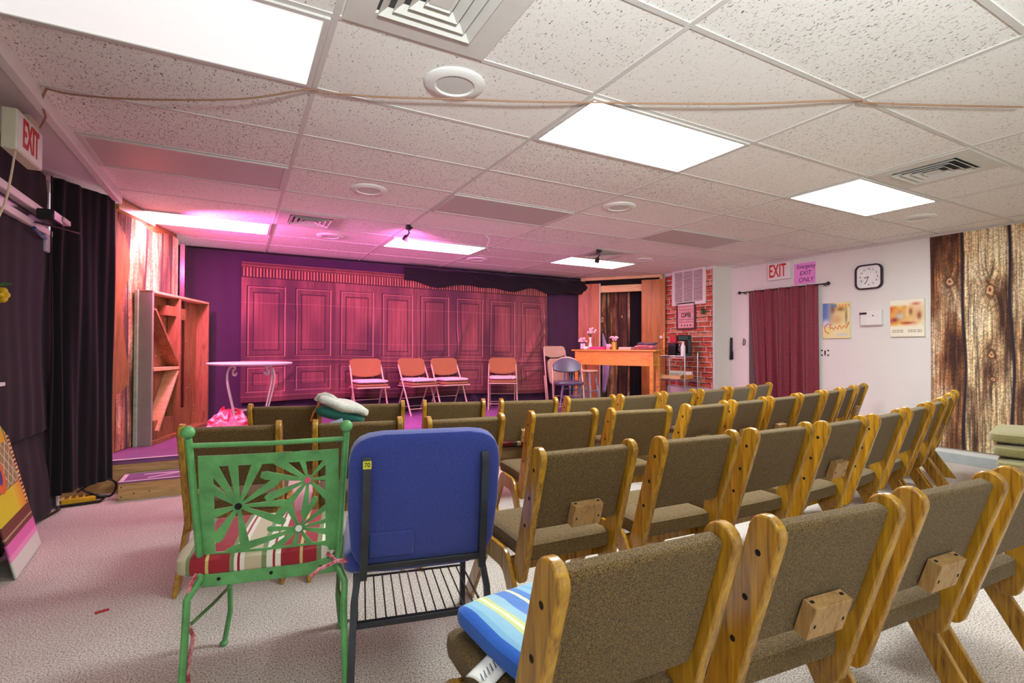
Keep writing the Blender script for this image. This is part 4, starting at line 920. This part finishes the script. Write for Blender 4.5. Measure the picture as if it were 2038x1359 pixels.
hk = at(1485, 680, X=XR); cord('wall_hook', [(XR-.01, hk.y+.03, hk.z+.05), (XR-.03, hk.y+.03, hk.z-.03), (XR-.05, hk.y, hk.z-.05), (XR-.05, hk.y-.02, hk.z-.02), (XR-.05, hk.y-.02, hk.z+.03)], .006, M['black'], 'black hook on the wall left of the maroon curtain', 'hook')
bt = at(1456, 694, Y=5.26); m = MB(); m.box((0, 0, 0), (.07, .02, .34), Matrix.Rotation(R(3), 3, 'Y')); m.box((.01, -.012, -.1), (.05, .02, .12), Matrix.Rotation(R(-8), 3, 'Y'))
tag(m.build('black_strip', M['black'], loc=(bt.x, 5.255, bt.z), bevel=.004), 'black strip hanging in the white wall corner by the bricks', 'strip')
# curtain
cu = empty('door_curtain', (0, 0, 0), 0, 'maroon patterned curtain on a black rod before the right wall door', 'curtain')
y0, y1 = at(1490, 578, X=XR-.07).y, at(1627, 565, X=XR-.07).y; zr = at(1560, 572, X=XR-.07).z
def cuf(u, v):
    fl = .045*math.sin(u*5.2*6.283+.6)+.016*math.sin(u*13*6.283+1); yy = y0+(y1-y0)*u-(.13*(1-v)*(1-u)**2); return Vector((XR-.085+fl*(.55+.45*(1-v)), yy, .12+(zr-.12)*v))
MB().grid(cuf, 160, 40).build('cloth', M['maroon'], cu, solid=.004)
MB().tube([(XR-.075, y0+.14, zr-.01), (XR-.075, y1-.13, zr-.01)], .009, 8).build('rod', M['black'], cu)
for yy in (y0+.15, y1-.14): MB().ball((XR-.075, yy, zr-.01), .024, 10).build('finial', M['black'], cu)
for yy in (y0+.09, y1-.07): MB().tube([(XR, yy, zr-.03), (XR-.075, yy, zr-.012)], .007, 6).build('bracket', M['black'], cu)
struct(MB().box((XR-.012, (y0+y1)/2+.03, 1.0), (.024, y0-y1+.0, 2.0)).build('door_2', plain('dark_door', (92, 84, 82), .5), bevel=.004))

# ------------------------------------------------------------------ church chairs
def rounded_poly(c0, c1, hw, n=8):
    """stadium outline from c0 to c1 (y, z)"""
    d = Vector((c1[0]-c0[0], c1[1]-c0[1])).normalized(); a = math.atan2(d.y, d.x); out = []
    for k in range(n+1): th = a+math.pi/2+math.pi*k/n; out.append((c0[0]+hw*math.cos(th), c0[1]+hw*math.sin(th)))
    for k in range(n+1): th = a-math.pi/2+math.pi*k/n; out.append((c1[0]+hw*math.cos(th), c1[1]+hw*math.sin(th)))
    return out
PC0, PC1, PHW = (.0, .788), (.152, .305), .042
PT, HP, LT = .028, .213, .019
def fillet(poly, rads, n=5):
    out = []
    for i, p in enumerate(poly):
        r = rads.get(i, 0)
        if not r: out.append(p); continue
        a, b = Vector(poly[i-1]), Vector(poly[(i+1) % len(poly)]); p = Vector(p); da = (a-p).normalized(); db = (b-p).normalized()
        p0, p1 = p+da*r, p+db*r
        for k in range(n+1): t = k/n; q = p0*(1-t)**2+p*2*t*(1-t)+p1*t*t; out.append((q.x, q.y))
    return out
leg_poly = fillet([(-.015, 0), (.225, .372), (.455, .372), (.70, 0), (.615, 0), (.43, .285), (.255, .285), (.075, 0)], {1: .05, 2: .05, 5: .04, 6: .04})
def make_chair(block):
    t = empty('church_chair', (0, 0, 0))
    pd = Vector((PC1[0]-PC0[0], PC1[1]-PC0[1])).normalized()      # down the post
    for s in (-1, 1):
        m = MB(); m.prism(rounded_poly(PC0, PC1, PHW, 10), s*HP-PT/2, s*HP+PT/2, 'x')
        for q in (.05, .17, .29):
            c = (PC0[0]+pd.x*q, PC0[1]+pd.y*q); x = s*(HP+PT/2)
            ring = [(x+s*.0008, c[0]+.008*math.cos(k*.785), c[1]+.008*math.sin(k*.785)) for k in range(8)]
            m.add(ring, [tuple(range(8)) if s > 0 else tuple(range(8))[::-1]], 1)
        m.build('back_post', [M['post'], M['hole']], t, bevel=.005)
        x0 = s*(HP+PT/2); MB().prism(leg_poly, x0+(0 if s > 0 else -LT), x0+(LT if s > 0 else 0), 'x').build('leg_frame', M['post'], t, bevel=.004)
    # back cushion, tilted with the posts
    ang = math.atan2(pd.x, -pd.y); T = Matrix.Rotation(ang, 3, 'X')
    mid = (PC0[0]+pd.x*.145, PC0[1]+pd.y*.145)
    MB().box((0, mid[0]+.004, mid[1]), (2*HP-PT, .042, .325), T).build('back_cushion', M['olive'], t, bevel=.013, seg=3)
    MB().pillow((0, .355, .385), (2*HP+.0, .475, .095), .12, .42, 48, 12, None, lambda v: Vector((v.x, v.y, v.z-.012*max(0, v.y/.24)**3))).build('seat', M['olive'], t)
    MB().box((0, .235, .305), (2*HP+PT, .022, .06)).build('seat_rail', M['post'], t, bevel=.003)
    MB().box((0, .475, .305), (2*HP+PT, .022, .06)).build('seat_rail', M['post'], t, bevel=.003)
    if block:
        c = Vector((0.02, PC0[0]+pd.x*.245, PC0[1]+pd.y*.245)); off = T @ Vector((0, -.040, 0)); c += off
        m = MB(); m.box(c, (.135, .036, .092), T)
        for sx in (-1, 1):
            m.box(c+T @ Vector((sx*.052, -.0185, -.008)), (.006, .002, .01), T, 1); m.box(c+T @ Vector((sx*.054, .004, .0465)), (.012, .008, .002), T, 1)
        m.build('back_block', [M['block'], M['hole']], t, bevel=.002)
    return t
rows = {
 'front row': [(.291, 3.703, -14, 0), (.83, 3.58, -13, 0), (1.392, 3.44, -15, 0), (1.934, 3.297, -13, 1), (2.474, 3.25, -4, 0), (2.99, 3.25, 2, 0), (3.53, 3.33, 8, 0), (4.04, 3.38, 10, 0), (4.555, 3.47, 11, 0), (5.08, 3.60, 14, 0)],
 'second row': [(-.018, 2.875, -10, 0), (.569, 2.745, -11, 1), (1.129, 2.62, -5, 0), (1.758, 2.576, -8, 0), (2.283, 2.476, -8, 0), (2.90, 2.487, 5, 1), (3.425, 2.54, 7, 1), (3.94, 2.60, 8, 1), (4.455, 2.69, 10, 0), (4.965, 2.79, 13, 0), (5.46, 2.91, 15, 0), (5.945, 3.04, 16, 1)],
 'third row': [(1.214, 1.618, -2.5, 1), (1.801, 1.59, -3, 0), (2.358, 1.572, 0, 0), (2.903, 1.572, 4, 1), (3.457, 1.62, 8, 0), (4.02, 1.71, 10, 0), (4.57, 1.82, 13, 0), (5.12, 1.96, 15, 1), (5.68, 2.13, 17, 1)],
 'nearest row': [(.71, .754, -2, 0), (1.264, .711, -5, 1), (1.821, .684, -3.5, 1), (2.39, .665, -2, 0)]}
ordn = ['leftmost', 'second from the left', 'third from the left', 'fourth from the left', 'fifth from the left', 'sixth from the left', 'seventh from the left', 'eighth from the left', 'ninth from the left', 'tenth from the left', 'eleventh from the left', 'twelfth from the left']
protos = [make_chair(0), make_chair(1)]; used = [False, False]; CH = {}
for rn, lst in rows.items():
    for i, (x, y, a, b) in enumerate(lst):
        if not used[b]: o = protos[b]; used[b] = True
        else: o = dup(protos[b])
        o.location = (x, y, 0); o.rotation_euler = (0, 0, R(a)); CH[(rn, i)] = o
        od = 'rightmost' if i == len(lst)-1 and rn != 'nearest row' else ordn[i]
        tag(o, 'olive oak church chair, %s in the %s%s' % (od, rn, ', wooden block behind' if b else ''), 'chair', 'olive church chairs in curved rows')
def seat_pt(key, lx, ly, z):
    o = CH[key]; a = o.rotation_euler.z; return (o.location.x+lx*math.cos(a)-ly*math.sin(a), o.location.y+lx*math.sin(a)+ly*math.cos(a), z), a
def stripe_mat(name, stripes, axis=0, period=.42):
    m, nt, b = newmat(name); tc = N(nt, 'ShaderNodeTexCoord'); sp_ = N(nt, 'ShaderNodeSeparateXYZ'); nt.links.new(tc.outputs['Object'], sp_.inputs[0])
    dv = N(nt, 'ShaderNodeMath', operation='DIVIDE'); nt.links.new(sp_.outputs[axis], dv.inputs[0]); dv.inputs[1].default_value = period
    ad = N(nt, 'ShaderNodeMath', operation='ADD'); nt.links.new(dv.outputs[0], ad.inputs[0]); ad.inputs[1].default_value = .5
    r = nt.nodes.new('ShaderNodeValToRGB'); r.color_ramp.interpolation = 'CONSTANT'; e = r.color_ramp.elements
    e[0].position = 0; e[0].color = (*lin(stripes[0][1]), 1); e[-1].position = 1; e[-1].color = (*lin(stripes[-1][1]), 1)
    for p, c in stripes[1:]: q = e.new(p); q.color = (*lin(c), 1)
    nt.links.new(ad.outputs[0], r.inputs[0]); nt.links.new(r.outputs[0], b.inputs['Base Color']); b.inputs['Roughness'].default_value = .8; b.inputs['Sheen Weight'].default_value = .2
    n = noise(nt, coords(nt, (1, 1, 1)), 30, 3); bump(nt, b, n, .25, .008); return m
bp = [(0, (130, 186, 224)), (.07, (150, 200, 226)), (.22, (214, 222, 150)), (.27, (240, 240, 210)), (.32, (214, 222, 150)), (.37, (160, 204, 226)), (.52, (92, 138, 214)), (.72, (240, 240, 200)), (.78, (92, 138, 214)), (.9, (150, 200, 226))]
bs = stripe_mat('blue_stripes', [(0, (24, 96, 200))]+[(.05+.46*p_, c_) for p_, c_ in bp]+[(.51+.44*p_, c_) for p_, c_ in bp]+[(.96, (24, 96, 200))])
p, a = seat_pt(('nearest row', 0), .035, .37, .472)
bc = empty('striped_cushion', p, a+R(8), 'blue striped cushion on the nearest left church chair', 'cushion')
MB().pillow((0, 0, 0), (.43, .42, .075), .2, .5, 60, 14, None, lambda v: Vector((v.x, v.y, v.z+.004*math.sin(v.x*40+v.y*25)))).build('pad', bs, bc)
m = MB(); m.grid(lambda u, v: Vector((-.200-.085*v+.02*u, .03-.065*u-.03*v, -.022-.012*v+.006*math.sin(u*4))), 8, 10); m.build('care_tag', M['seattag'], bc, solid=.0015)
m = MB()
for k in range(6): m.box((-.205-.011*k, -.008-.004*k, -.0175-.0016*k), (.0025, .04, .001), Matrix.Rotation(R(-14), 3, 'Z'))
m.build('tag_print', M['basket'], bc)
def small_cushion(key, lx, ly, mat, lab, size=(.36, .34, .05), z=.452):
    p, a = seat_pt(key, lx, ly, z); tag(MB().pillow((0, 0, 0), size, .3, .55, 44, 12, None, lambda v: Vector((v.x, v.y, v.z+.004*math.sin(v.x*60)))).build('seat_cushion', mat, loc=p, rz=a), lab, 'cushion', 'loose cushions on the church chairs')
small_cushion(('front row', 3), 0, .33, stripe_mat('red_green_stripes', [(0, (120, 24, 30)), (.15, (60, 90, 50)), (.3, (214, 206, 150)), (.45, (150, 30, 40)), (.6, (70, 110, 60)), (.75, (200, 190, 130)), (.9, (120, 24, 30))], 0, .2), 'dark red and green patterned cushion on a front row chair')
small_cushion(('front row', 4), .02, .35, stripe_mat('cream_green', [(0, (216, 214, 150)), (.3, (120, 150, 80)), (.5, (232, 226, 176)), (.8, (150, 170, 90))], 1, .12), 'cream and green cushion on the fifth chair of the front row', (.38, .34, .07), .46)
small_cushion(('front row', 6), 0, .33, M['pinkpad'], 'pinkish flat cushion on the seventh chair of the front row')
p, a = seat_pt(('front row', 0), .12, .32, .436); t = empty('blue_bag', p, a, 'navy bag with white marks on the leftmost front row seat', 'bag')
MB().pillow((0, 0, .03), (.24, .2, .07), .3, .6).build('body', plain('navy_cloth', (28, 40, 78), .8), t); MB().box((-.02, -.101, .035), (.07, .004, .03)).build('label_patch', M['seattag'], t)
p, a = seat_pt(('second row', 3), .1, .3, .438); tag(MB().box((0, 0, .003), (.21, .14, .004)).build('paper_sheet', M['seattag'], loc=p, rz=a+.3), 'white paper lying on the fourth seat of the second row', 'paper')
# folded lace and teal bundle over the second front row chair
ch = CH[('front row', 1)]; p, a = seat_pt(('front row', 1), -.20, .0, .80)
bd = empty('folded_bundle', p, a, 'white lace and teal cloth bundle draped over a front row chair', 'cloth')
T = Matrix.Rotation(R(17), 3, 'Y')
MB().pillow((.02, -.035, .005), (.34, .19, .075), .5, .7, 44, 12, T, lambda v: Vector((v.x, v.y, v.z+.008*math.sin(v.x*30+v.y*22)))).build('lace_fold', M['lace'], bd)
MB().pillow((-.005, -.055, -.052), (.33, .12, .085), .6, .8, 40, 12, Matrix.Rotation(R(14), 3, 'Y')).build('teal_fold', M['teal'], bd)
MB().tube([(-.16, -.02, .045), (-.14, -.03, .075), (-.10, -.04, .085), (-.06, -.05, .07), (-.03, -.08, .05)], .016, 8).build('frill', M['lace'], bd)
MB().tube([(-.19, -.06, -.09), (-.17, -.08, -.03), (-.13, -.08, .03), (-.08, -.06, .06)], .006, 6).build('drawstring', plain('orange_cord', (226, 130, 70), .7), bd)
MB().box((-.02, -.118, -.095), (.08, .006, .03), Matrix.Rotation(R(-18), 3, 'Y')).build('paper_corner', plain('pale_blue_paper', (176, 200, 226), .7), bd)

# stack of olive cushions beyond the nearest row
for k in range(10):
    q = Vector((3.98, .98)); 
    o = MB().pillow((0, 0, 0), (.52+.02*(k % 2), .5, .076), .25, .5, 48, 12).build('seat_cushion', M['olive2'], loc=(q.x+.045*max(0, k-5), q.y+.03*max(0, k-5), .038+k*.073), rz=.25)
    tag(o, 'olive cushion, %s in the pile at the far right edge' % (['bottom one', 'second from the bottom', 'third from the bottom', 'fourth from the bottom', 'fifth from the bottom', 'fifth from the top', 'fourth from the top', 'third from the top', 'second from the top', 'topmost one'][k]), 'cushion', 'piled olive cushions')

# ------------------------------------------------------------------ green metal chair
gc = empty('garden_chair', (.105, 1.905, 0), R(-11), 'green metal garden chair with daisy cut-out back', 'chair')
GW = .243
def pz(z): return -.015+.075*(1-(z-.44)/.5)     # y of the back at height z
for s in (-1, 1):
    MB().tube([(s*(GW+.005), -.055, 0), (s*(GW-.004), -.03, .30), (s*(GW-.002), -.012, .385), (s*(GW-.03), .035, .43), (s*(GW-.022), pz(.5), .5), (s*(GW-.012), pz(.7), .70), (s*GW, pz(.9), .905)], .0115, 10).build('back_upright', M['greenpaint'], gc)
    MB().ball((s*GW, pz(.93), .925), .021, 12).build('finial', M['greenpaint'], gc)
    MB().tube([(s*(GW-.02), .42, 0), (s*(GW-.035), .455, .12), (s*(GW-.03), .46, .25), (s*(GW-.02), .43, .385)], .010, 8).build('front_leg', M['greenpaint'], gc)
    MB().ball((s*(GW-.02), .42, .01), .016, 8, (1, 1, .6)).build('foot', M['greenpaint'], gc)
    MB().tube([(s*(GW-.003), -.022, .30), (s*(GW-.03), .2, .27), (s*(GW-.032), .45, .22)], .006, 6).build('side_stretcher', M['greenpaint'], gc)
MB().tube([(-GW+.002, pz(.88), .88), (0, pz(.88)-.005, .877), (GW-.002, pz(.88), .88)], .0085, 8).build('top_rail', M['greenpaint'], gc)
m = MB(); m.box((0, .045, .425), (2*GW-.06, .022, .05))
for x in (-.16, 0, .16): m.lathe([(.006, 0), (.006, .003), (.001, .004)], (x, .033, .425), 10, 1, Matrix.Rotation(R(90), 3, 'X'))
m.build('seat_rail', [M['greenpaint'], M['hole']], gc, bevel=.003)
MB().tube([(-GW+.03, .05, .41), (GW-.03, .05, .41), (GW-.02, .43, .39), (-GW+.02, .43, .39)], .010, 8, closed=True).build('seat_frame', M['greenpaint'], gc)
m = MB()
for k in range(1, 9): m.tube([(-GW+.03, .05+k*.042, .412), (GW-.03, .05+k*.042, .412)], .003, 5)
m.build('seat_mesh', M['black'], gc)
# back panel: local u right, v up on the tilted back plane
PWd, PHt, Z0 = 2*GW-.05, .372, .472
def pp(u, v, o=0): z = Z0+v*PHt; return Vector(((u-.5)*PWd, pz(z)+.004+o-.012*(1-(2*u-1)**2), z))
def plate(m, poly, th=.004):
    n = len(poly); vs = [pp(u, v, -th/2) for u, v in poly]+[pp(u, v, th/2) for u, v in poly]
    m.add(vs, [tuple(range(n))[::-1], tuple(range(n, 2*n))]+[(i, (i+1) % n, n+(i+1) % n, n+i) for i in range(n)])
m = MB()
def strip(u0, v0, u1, v1, n=12):
    for k in range(n):
        if u1-u0 > v1-v0: a, b = u0+(u1-u0)*k/n, u0+(u1-u0)*(k+1)/n; plate(m, [(a, v0), (b, v0), (b, v1), (a, v1)])
        else: a, b = v0+(v1-v0)*k/n, v0+(v1-v0)*(k+1)/n; plate(m, [(u0, a), (u1, a), (u1, b), (u0, b)])
strip(0, .90, 1, 1.0); strip(0, 0, 1, .10); strip(0, .1, .10, .9); strip(.9, .1, 1, .9)
def daisy(cx, cy, ends, r0=.045):
    asp = PWd/PHt; N_ = 16
    plate(m, [(cx+r0*math.cos(k*2*math.pi/N_)*.9, cy+r0*asp*math.sin(k*2*math.pi/N_)*.9) for k in range(N_)])
    for ex, ey, w in ends:
        dx, dy = (ex-cx), (ey-cy)/asp; L = math.hypot(dx, dy); dx /= L; dy /= L; nx, ny = -dy, dx; po = []; po2 = []
        for k in range(9):
            t = k/8; ww = .80*w*(.32+.68*min(1, t*1.15)) if t < .9 else w*(.86 if t < .99 else .5); q = (cx+dx*(r0*.6+(L-r0*.6)*t), cy+asp*dy*(r0*.6+(L-r0*.6)*t))
            po.append((q[0]+nx*ww/2, q[1]+asp*ny*ww/2)); po2.append((q[0]-nx*ww/2, q[1]-asp*ny*ww/2))
        for k in range(8): plate(m, [po2[k], po2[k+1], po[k+1], po[k]])
daisy(.27, .52, [(.07, .95, .10), (.235, .95, .085), (.42, .95, .09), (.56, .75, .08), (.62, .52, .07), (.60, .33, .085), (.31, .13, .085), (.10, .2, .10), (.06, .45, .09), (.06, .72, .09)])
daisy(.77, .72, [(.43, .80, .085), (.52, .95, .09), (.72, .95, .06), (.95, .95, .06), (.95, .73, .05), (.93, .52, .07), (.74, .36, .075), (.54, .38, .085), (.46, .57, .08)])
daisy(.70, .26, [(.62, .50, .07), (.47, .28, .06), (.18, .09, .09), (.5, .06, .08), (.66, .05, .07), (.80, .06, .06), (.95, .18, .07), (.95, .31, .05), (.94, .47, .06), (.83, .55, .06)])
m.build('back_panel', M['greenpaint'], gc)
for (cx, cy, mt) in ((.27, .52, M['hole']), (.77, .72, M['pinkdot']), (.70, .26, M['seattag'])):
    m = MB(); c0 = pp(cx, cy, -.004); m.lathe([(.011, 0), (.011, .003), (.001, .004)], c0, 16, 0, Matrix.Rotation(R(82), 3, 'X')); m.build('daisy_centre', mt, gc)
be, gr, rd, wh, tn = (200, 186, 156), (120, 140, 92), (156, 26, 42), (236, 228, 214), (208, 186, 116)
rs = stripe_mat('red_cream_stripes', [(0, be), (.02, gr), (.045, rd), (.14, tn), (.16, rd), (.285, gr), (.31, wh), (.33, rd), (.345, wh), (.375, be), (.48, gr), (.51, wh), (.55, rd), (.565, wh), (.6, rd), (.72, tn), (.74, rd), (.83, gr), (.86, wh), (.92, be)], 0, .5)
ca2 = math.cos(R(-11)); sa2 = math.sin(R(-11)); q = (.105-.02*ca2-.25*sa2, 1.905-.02*sa2+.25*ca2)
gcu = empty('striped_seat_cushion', (q[0], q[1], .469), R(-11), 'red and cream striped cushion tied to the green garden chair', 'cushion')
MB().pillow((-.03, 0, 0), (.51, .45, .095), .28, .55, 60, 14, None, lambda v: Vector((v.x, v.y, v.z+.005*math.sin(v.y*45)*(1 if abs(v.x) > .2 else .2)))).build('pad', rs, gcu)
MB().tube([(-.2, -.2, -.01), (-.215, -.245, -.04), (-.225, -.26, -.14), (-.20, -.265, -.20), (-.215, -.27, -.30), (-.20, -.275, -.44)], .007, 6).build('tie', M['towelred'], gcu)
MB().tube([(.2, -.2, -.005), (.235, -.245, -.02), (.18, -.27, -.03), (.15, -.275, -.05)], .007, 6).build('tie', M['towelred'], gcu)
MB().tube([(.235, -.245, -.02), (.27, -.25, -.02), (.29, -.25, -.045)], .008, 6).build('tie', M['towelred'], gcu)

# ------------------------------------------------------------------ blue chair
bl = empty('blue_chair', (.60, 1.765, 0), R(-12), 'blue upholstered stacking chair with dark metal frame', 'chair')
BW, tilt = .525, R(12)
def by(z): return -.085+(.91-z)*.22
Tb = Matrix.Rotation(math.atan(.22), 3, 'X')
MB().pillow((0, by(.66)+.012, .66), (BW, .07, .52), .16, .34, 60, 14, Tb, lambda v: Vector((v.x*(1-.12*max(0, -v.z-.12)/.14 if v.z < -.12 else 1), v.y, v.z))).build('backrest', M['blue'], bl)
MB().box((-.115, by(.52)-.026, .515), (.15, .006, .09), Tb).build('back_pocket', M['blue'], bl, bevel=.003)
MB().pillow((-.015, .27, .44), (.53, .50, .11), .16, .45, 60, 14).build('seat', M['blue'], bl)
for s in (-1, 1):
    MB().tube([(s*.20, by(.83)-.03, .835), (s*.20, by(.80)-.045, .80), (s*.205, by(.55)-.045, .55), (s*.21, by(.42)-.035, .40)], .0125, 4, square=True).build('back_upright', M['grey_metal'], bl)
    MB().tube([(s*.225, .06, .40), (s*.24, .03, .30), (s*.25, -.03, 0)], .0115, 4, square=True).build('rear_leg', M['grey_metal'], bl)
    MB().tube([(s*.235, .47, .39), (s*.24, .51, .02), (s*.24, .512, 0)], .0115, 4, square=True).build('front_leg', M['grey_metal'], bl)
    MB().tube([(s*.225, .05, .395), (s*.235, .47, .395)], .0115, 4, square=True).build('side_rail', M['grey_metal'], bl)
m = MB(); m.box((0, by(.44)-.038, .44), (.42, .012, .022), Tb); m.box((0, .04, .215), (.47, .022, .022)); m.build('rear_bar', M['grey_metal'], bl, bevel=.002)
m = MB(); m.tube([(-.23, .05, .215), (-.23, .47, .20), (.23, .47, .20), (.23, .05, .215)], .005, 6)
for k in range(12): x = -.20+k*.0365; m.tube([(x, .045, .215), (x, .47, .20)], .0032, 5)
m.build('book_rack', M['grey_metal'], bl)
st = empty('sticker', (0, 0, 0)); bpy.data.objects.remove(st)
lab = MB().box((-.20, by(.815)-.054, .815), (.027, .003, .026)).build('number_sticker', plain('yellow_sticker', (226, 222, 60), .6), bl)
text('70', .022, M['blackink'], lab, (-.20, by(.815)-.0565, .815), (R(90), 0, 0), .9, .0004)

# ------------------------------------------------------------------ light
W = bpy.data.worlds.new('world'); SC.world = W; W.use_nodes = True
W.node_tree.nodes['Background'].inputs[0].default_value = (.92, 1, .99, 1); W.node_tree.nodes['Background'].inputs[1].default_value = .3
def area(name, loc, tgt, sx, sy, power, color, spread=180):
    l = bpy.data.lights.new(name, 'AREA'); l.shape = 'RECTANGLE'; l.size = sx; l.size_y = sy; l.energy = power; l.color = color; l.spread = R(spread)
    o = bpy.data.objects.new(name, l); COL.objects.link(o); o.location = loc; d = Vector(tgt)-Vector(loc); o.rotation_euler = d.to_track_quat('-Z', 'Y').to_euler(); return o
def spot(name, loc, tgt, power, color, ang=90, blend=.6, r=.04):
    l = bpy.data.lights.new(name, 'SPOT'); l.energy = power; l.color = color; l.spot_size = R(ang); l.spot_blend = blend; l.shadow_soft_size = r
    o = bpy.data.objects.new(name, l); COL.objects.link(o); o.location = loc; d = Vector(tgt)-Vector(loc); o.rotation_euler = d.to_track_quat('-Z', 'Y').to_euler(); return o
MAG = (1, .17, .72); PNK = (1, .42, .56)
spot('flood_beam', (-.62, 5.42, 2.22), (2.2, 7.3, .9), 95, MAG, 130, .8)
spot('wall_beam', (-.40, 5.75, 2.25), (-.80, 6.3, 1.7), 26, (1, .20, .30), 140, .8)
c1 = at(813, 470, Z=2.34); spot('clip_beam', (c1.x, c1.y, 2.33), (2.0, 7.4, 1.0), 115, MAG, 120, .8)
c2 = at(1191, 515, Z=2.34); spot('clip_beam', (c2.x, c2.y, 2.33), (5.3, 7.2, .8), 45, PNK, 84, .8)
spot('ceiling_fill', (.0, -1.5, 1.45), (2.35, 2.6, 4.2), 340, (.88, .97, 1), 88, 1, .12)  # unseen fill spot added behind the camera to brighten the ceiling
SC.view_settings.view_transform = 'Standard'; SC.view_settings.look = 'None'; SC.view_settings.gamma = 1; SC.view_settings.use_curve_mapping = False
SC.view_settings.exposure = 1.5
try:
    SC.cycles.use_denoising = True; SC.cycles.max_bounces = 8; SC.cycles.diffuse_bounces = 5; SC.cycles.sample_clamp_indirect = 6
except Exception: pass
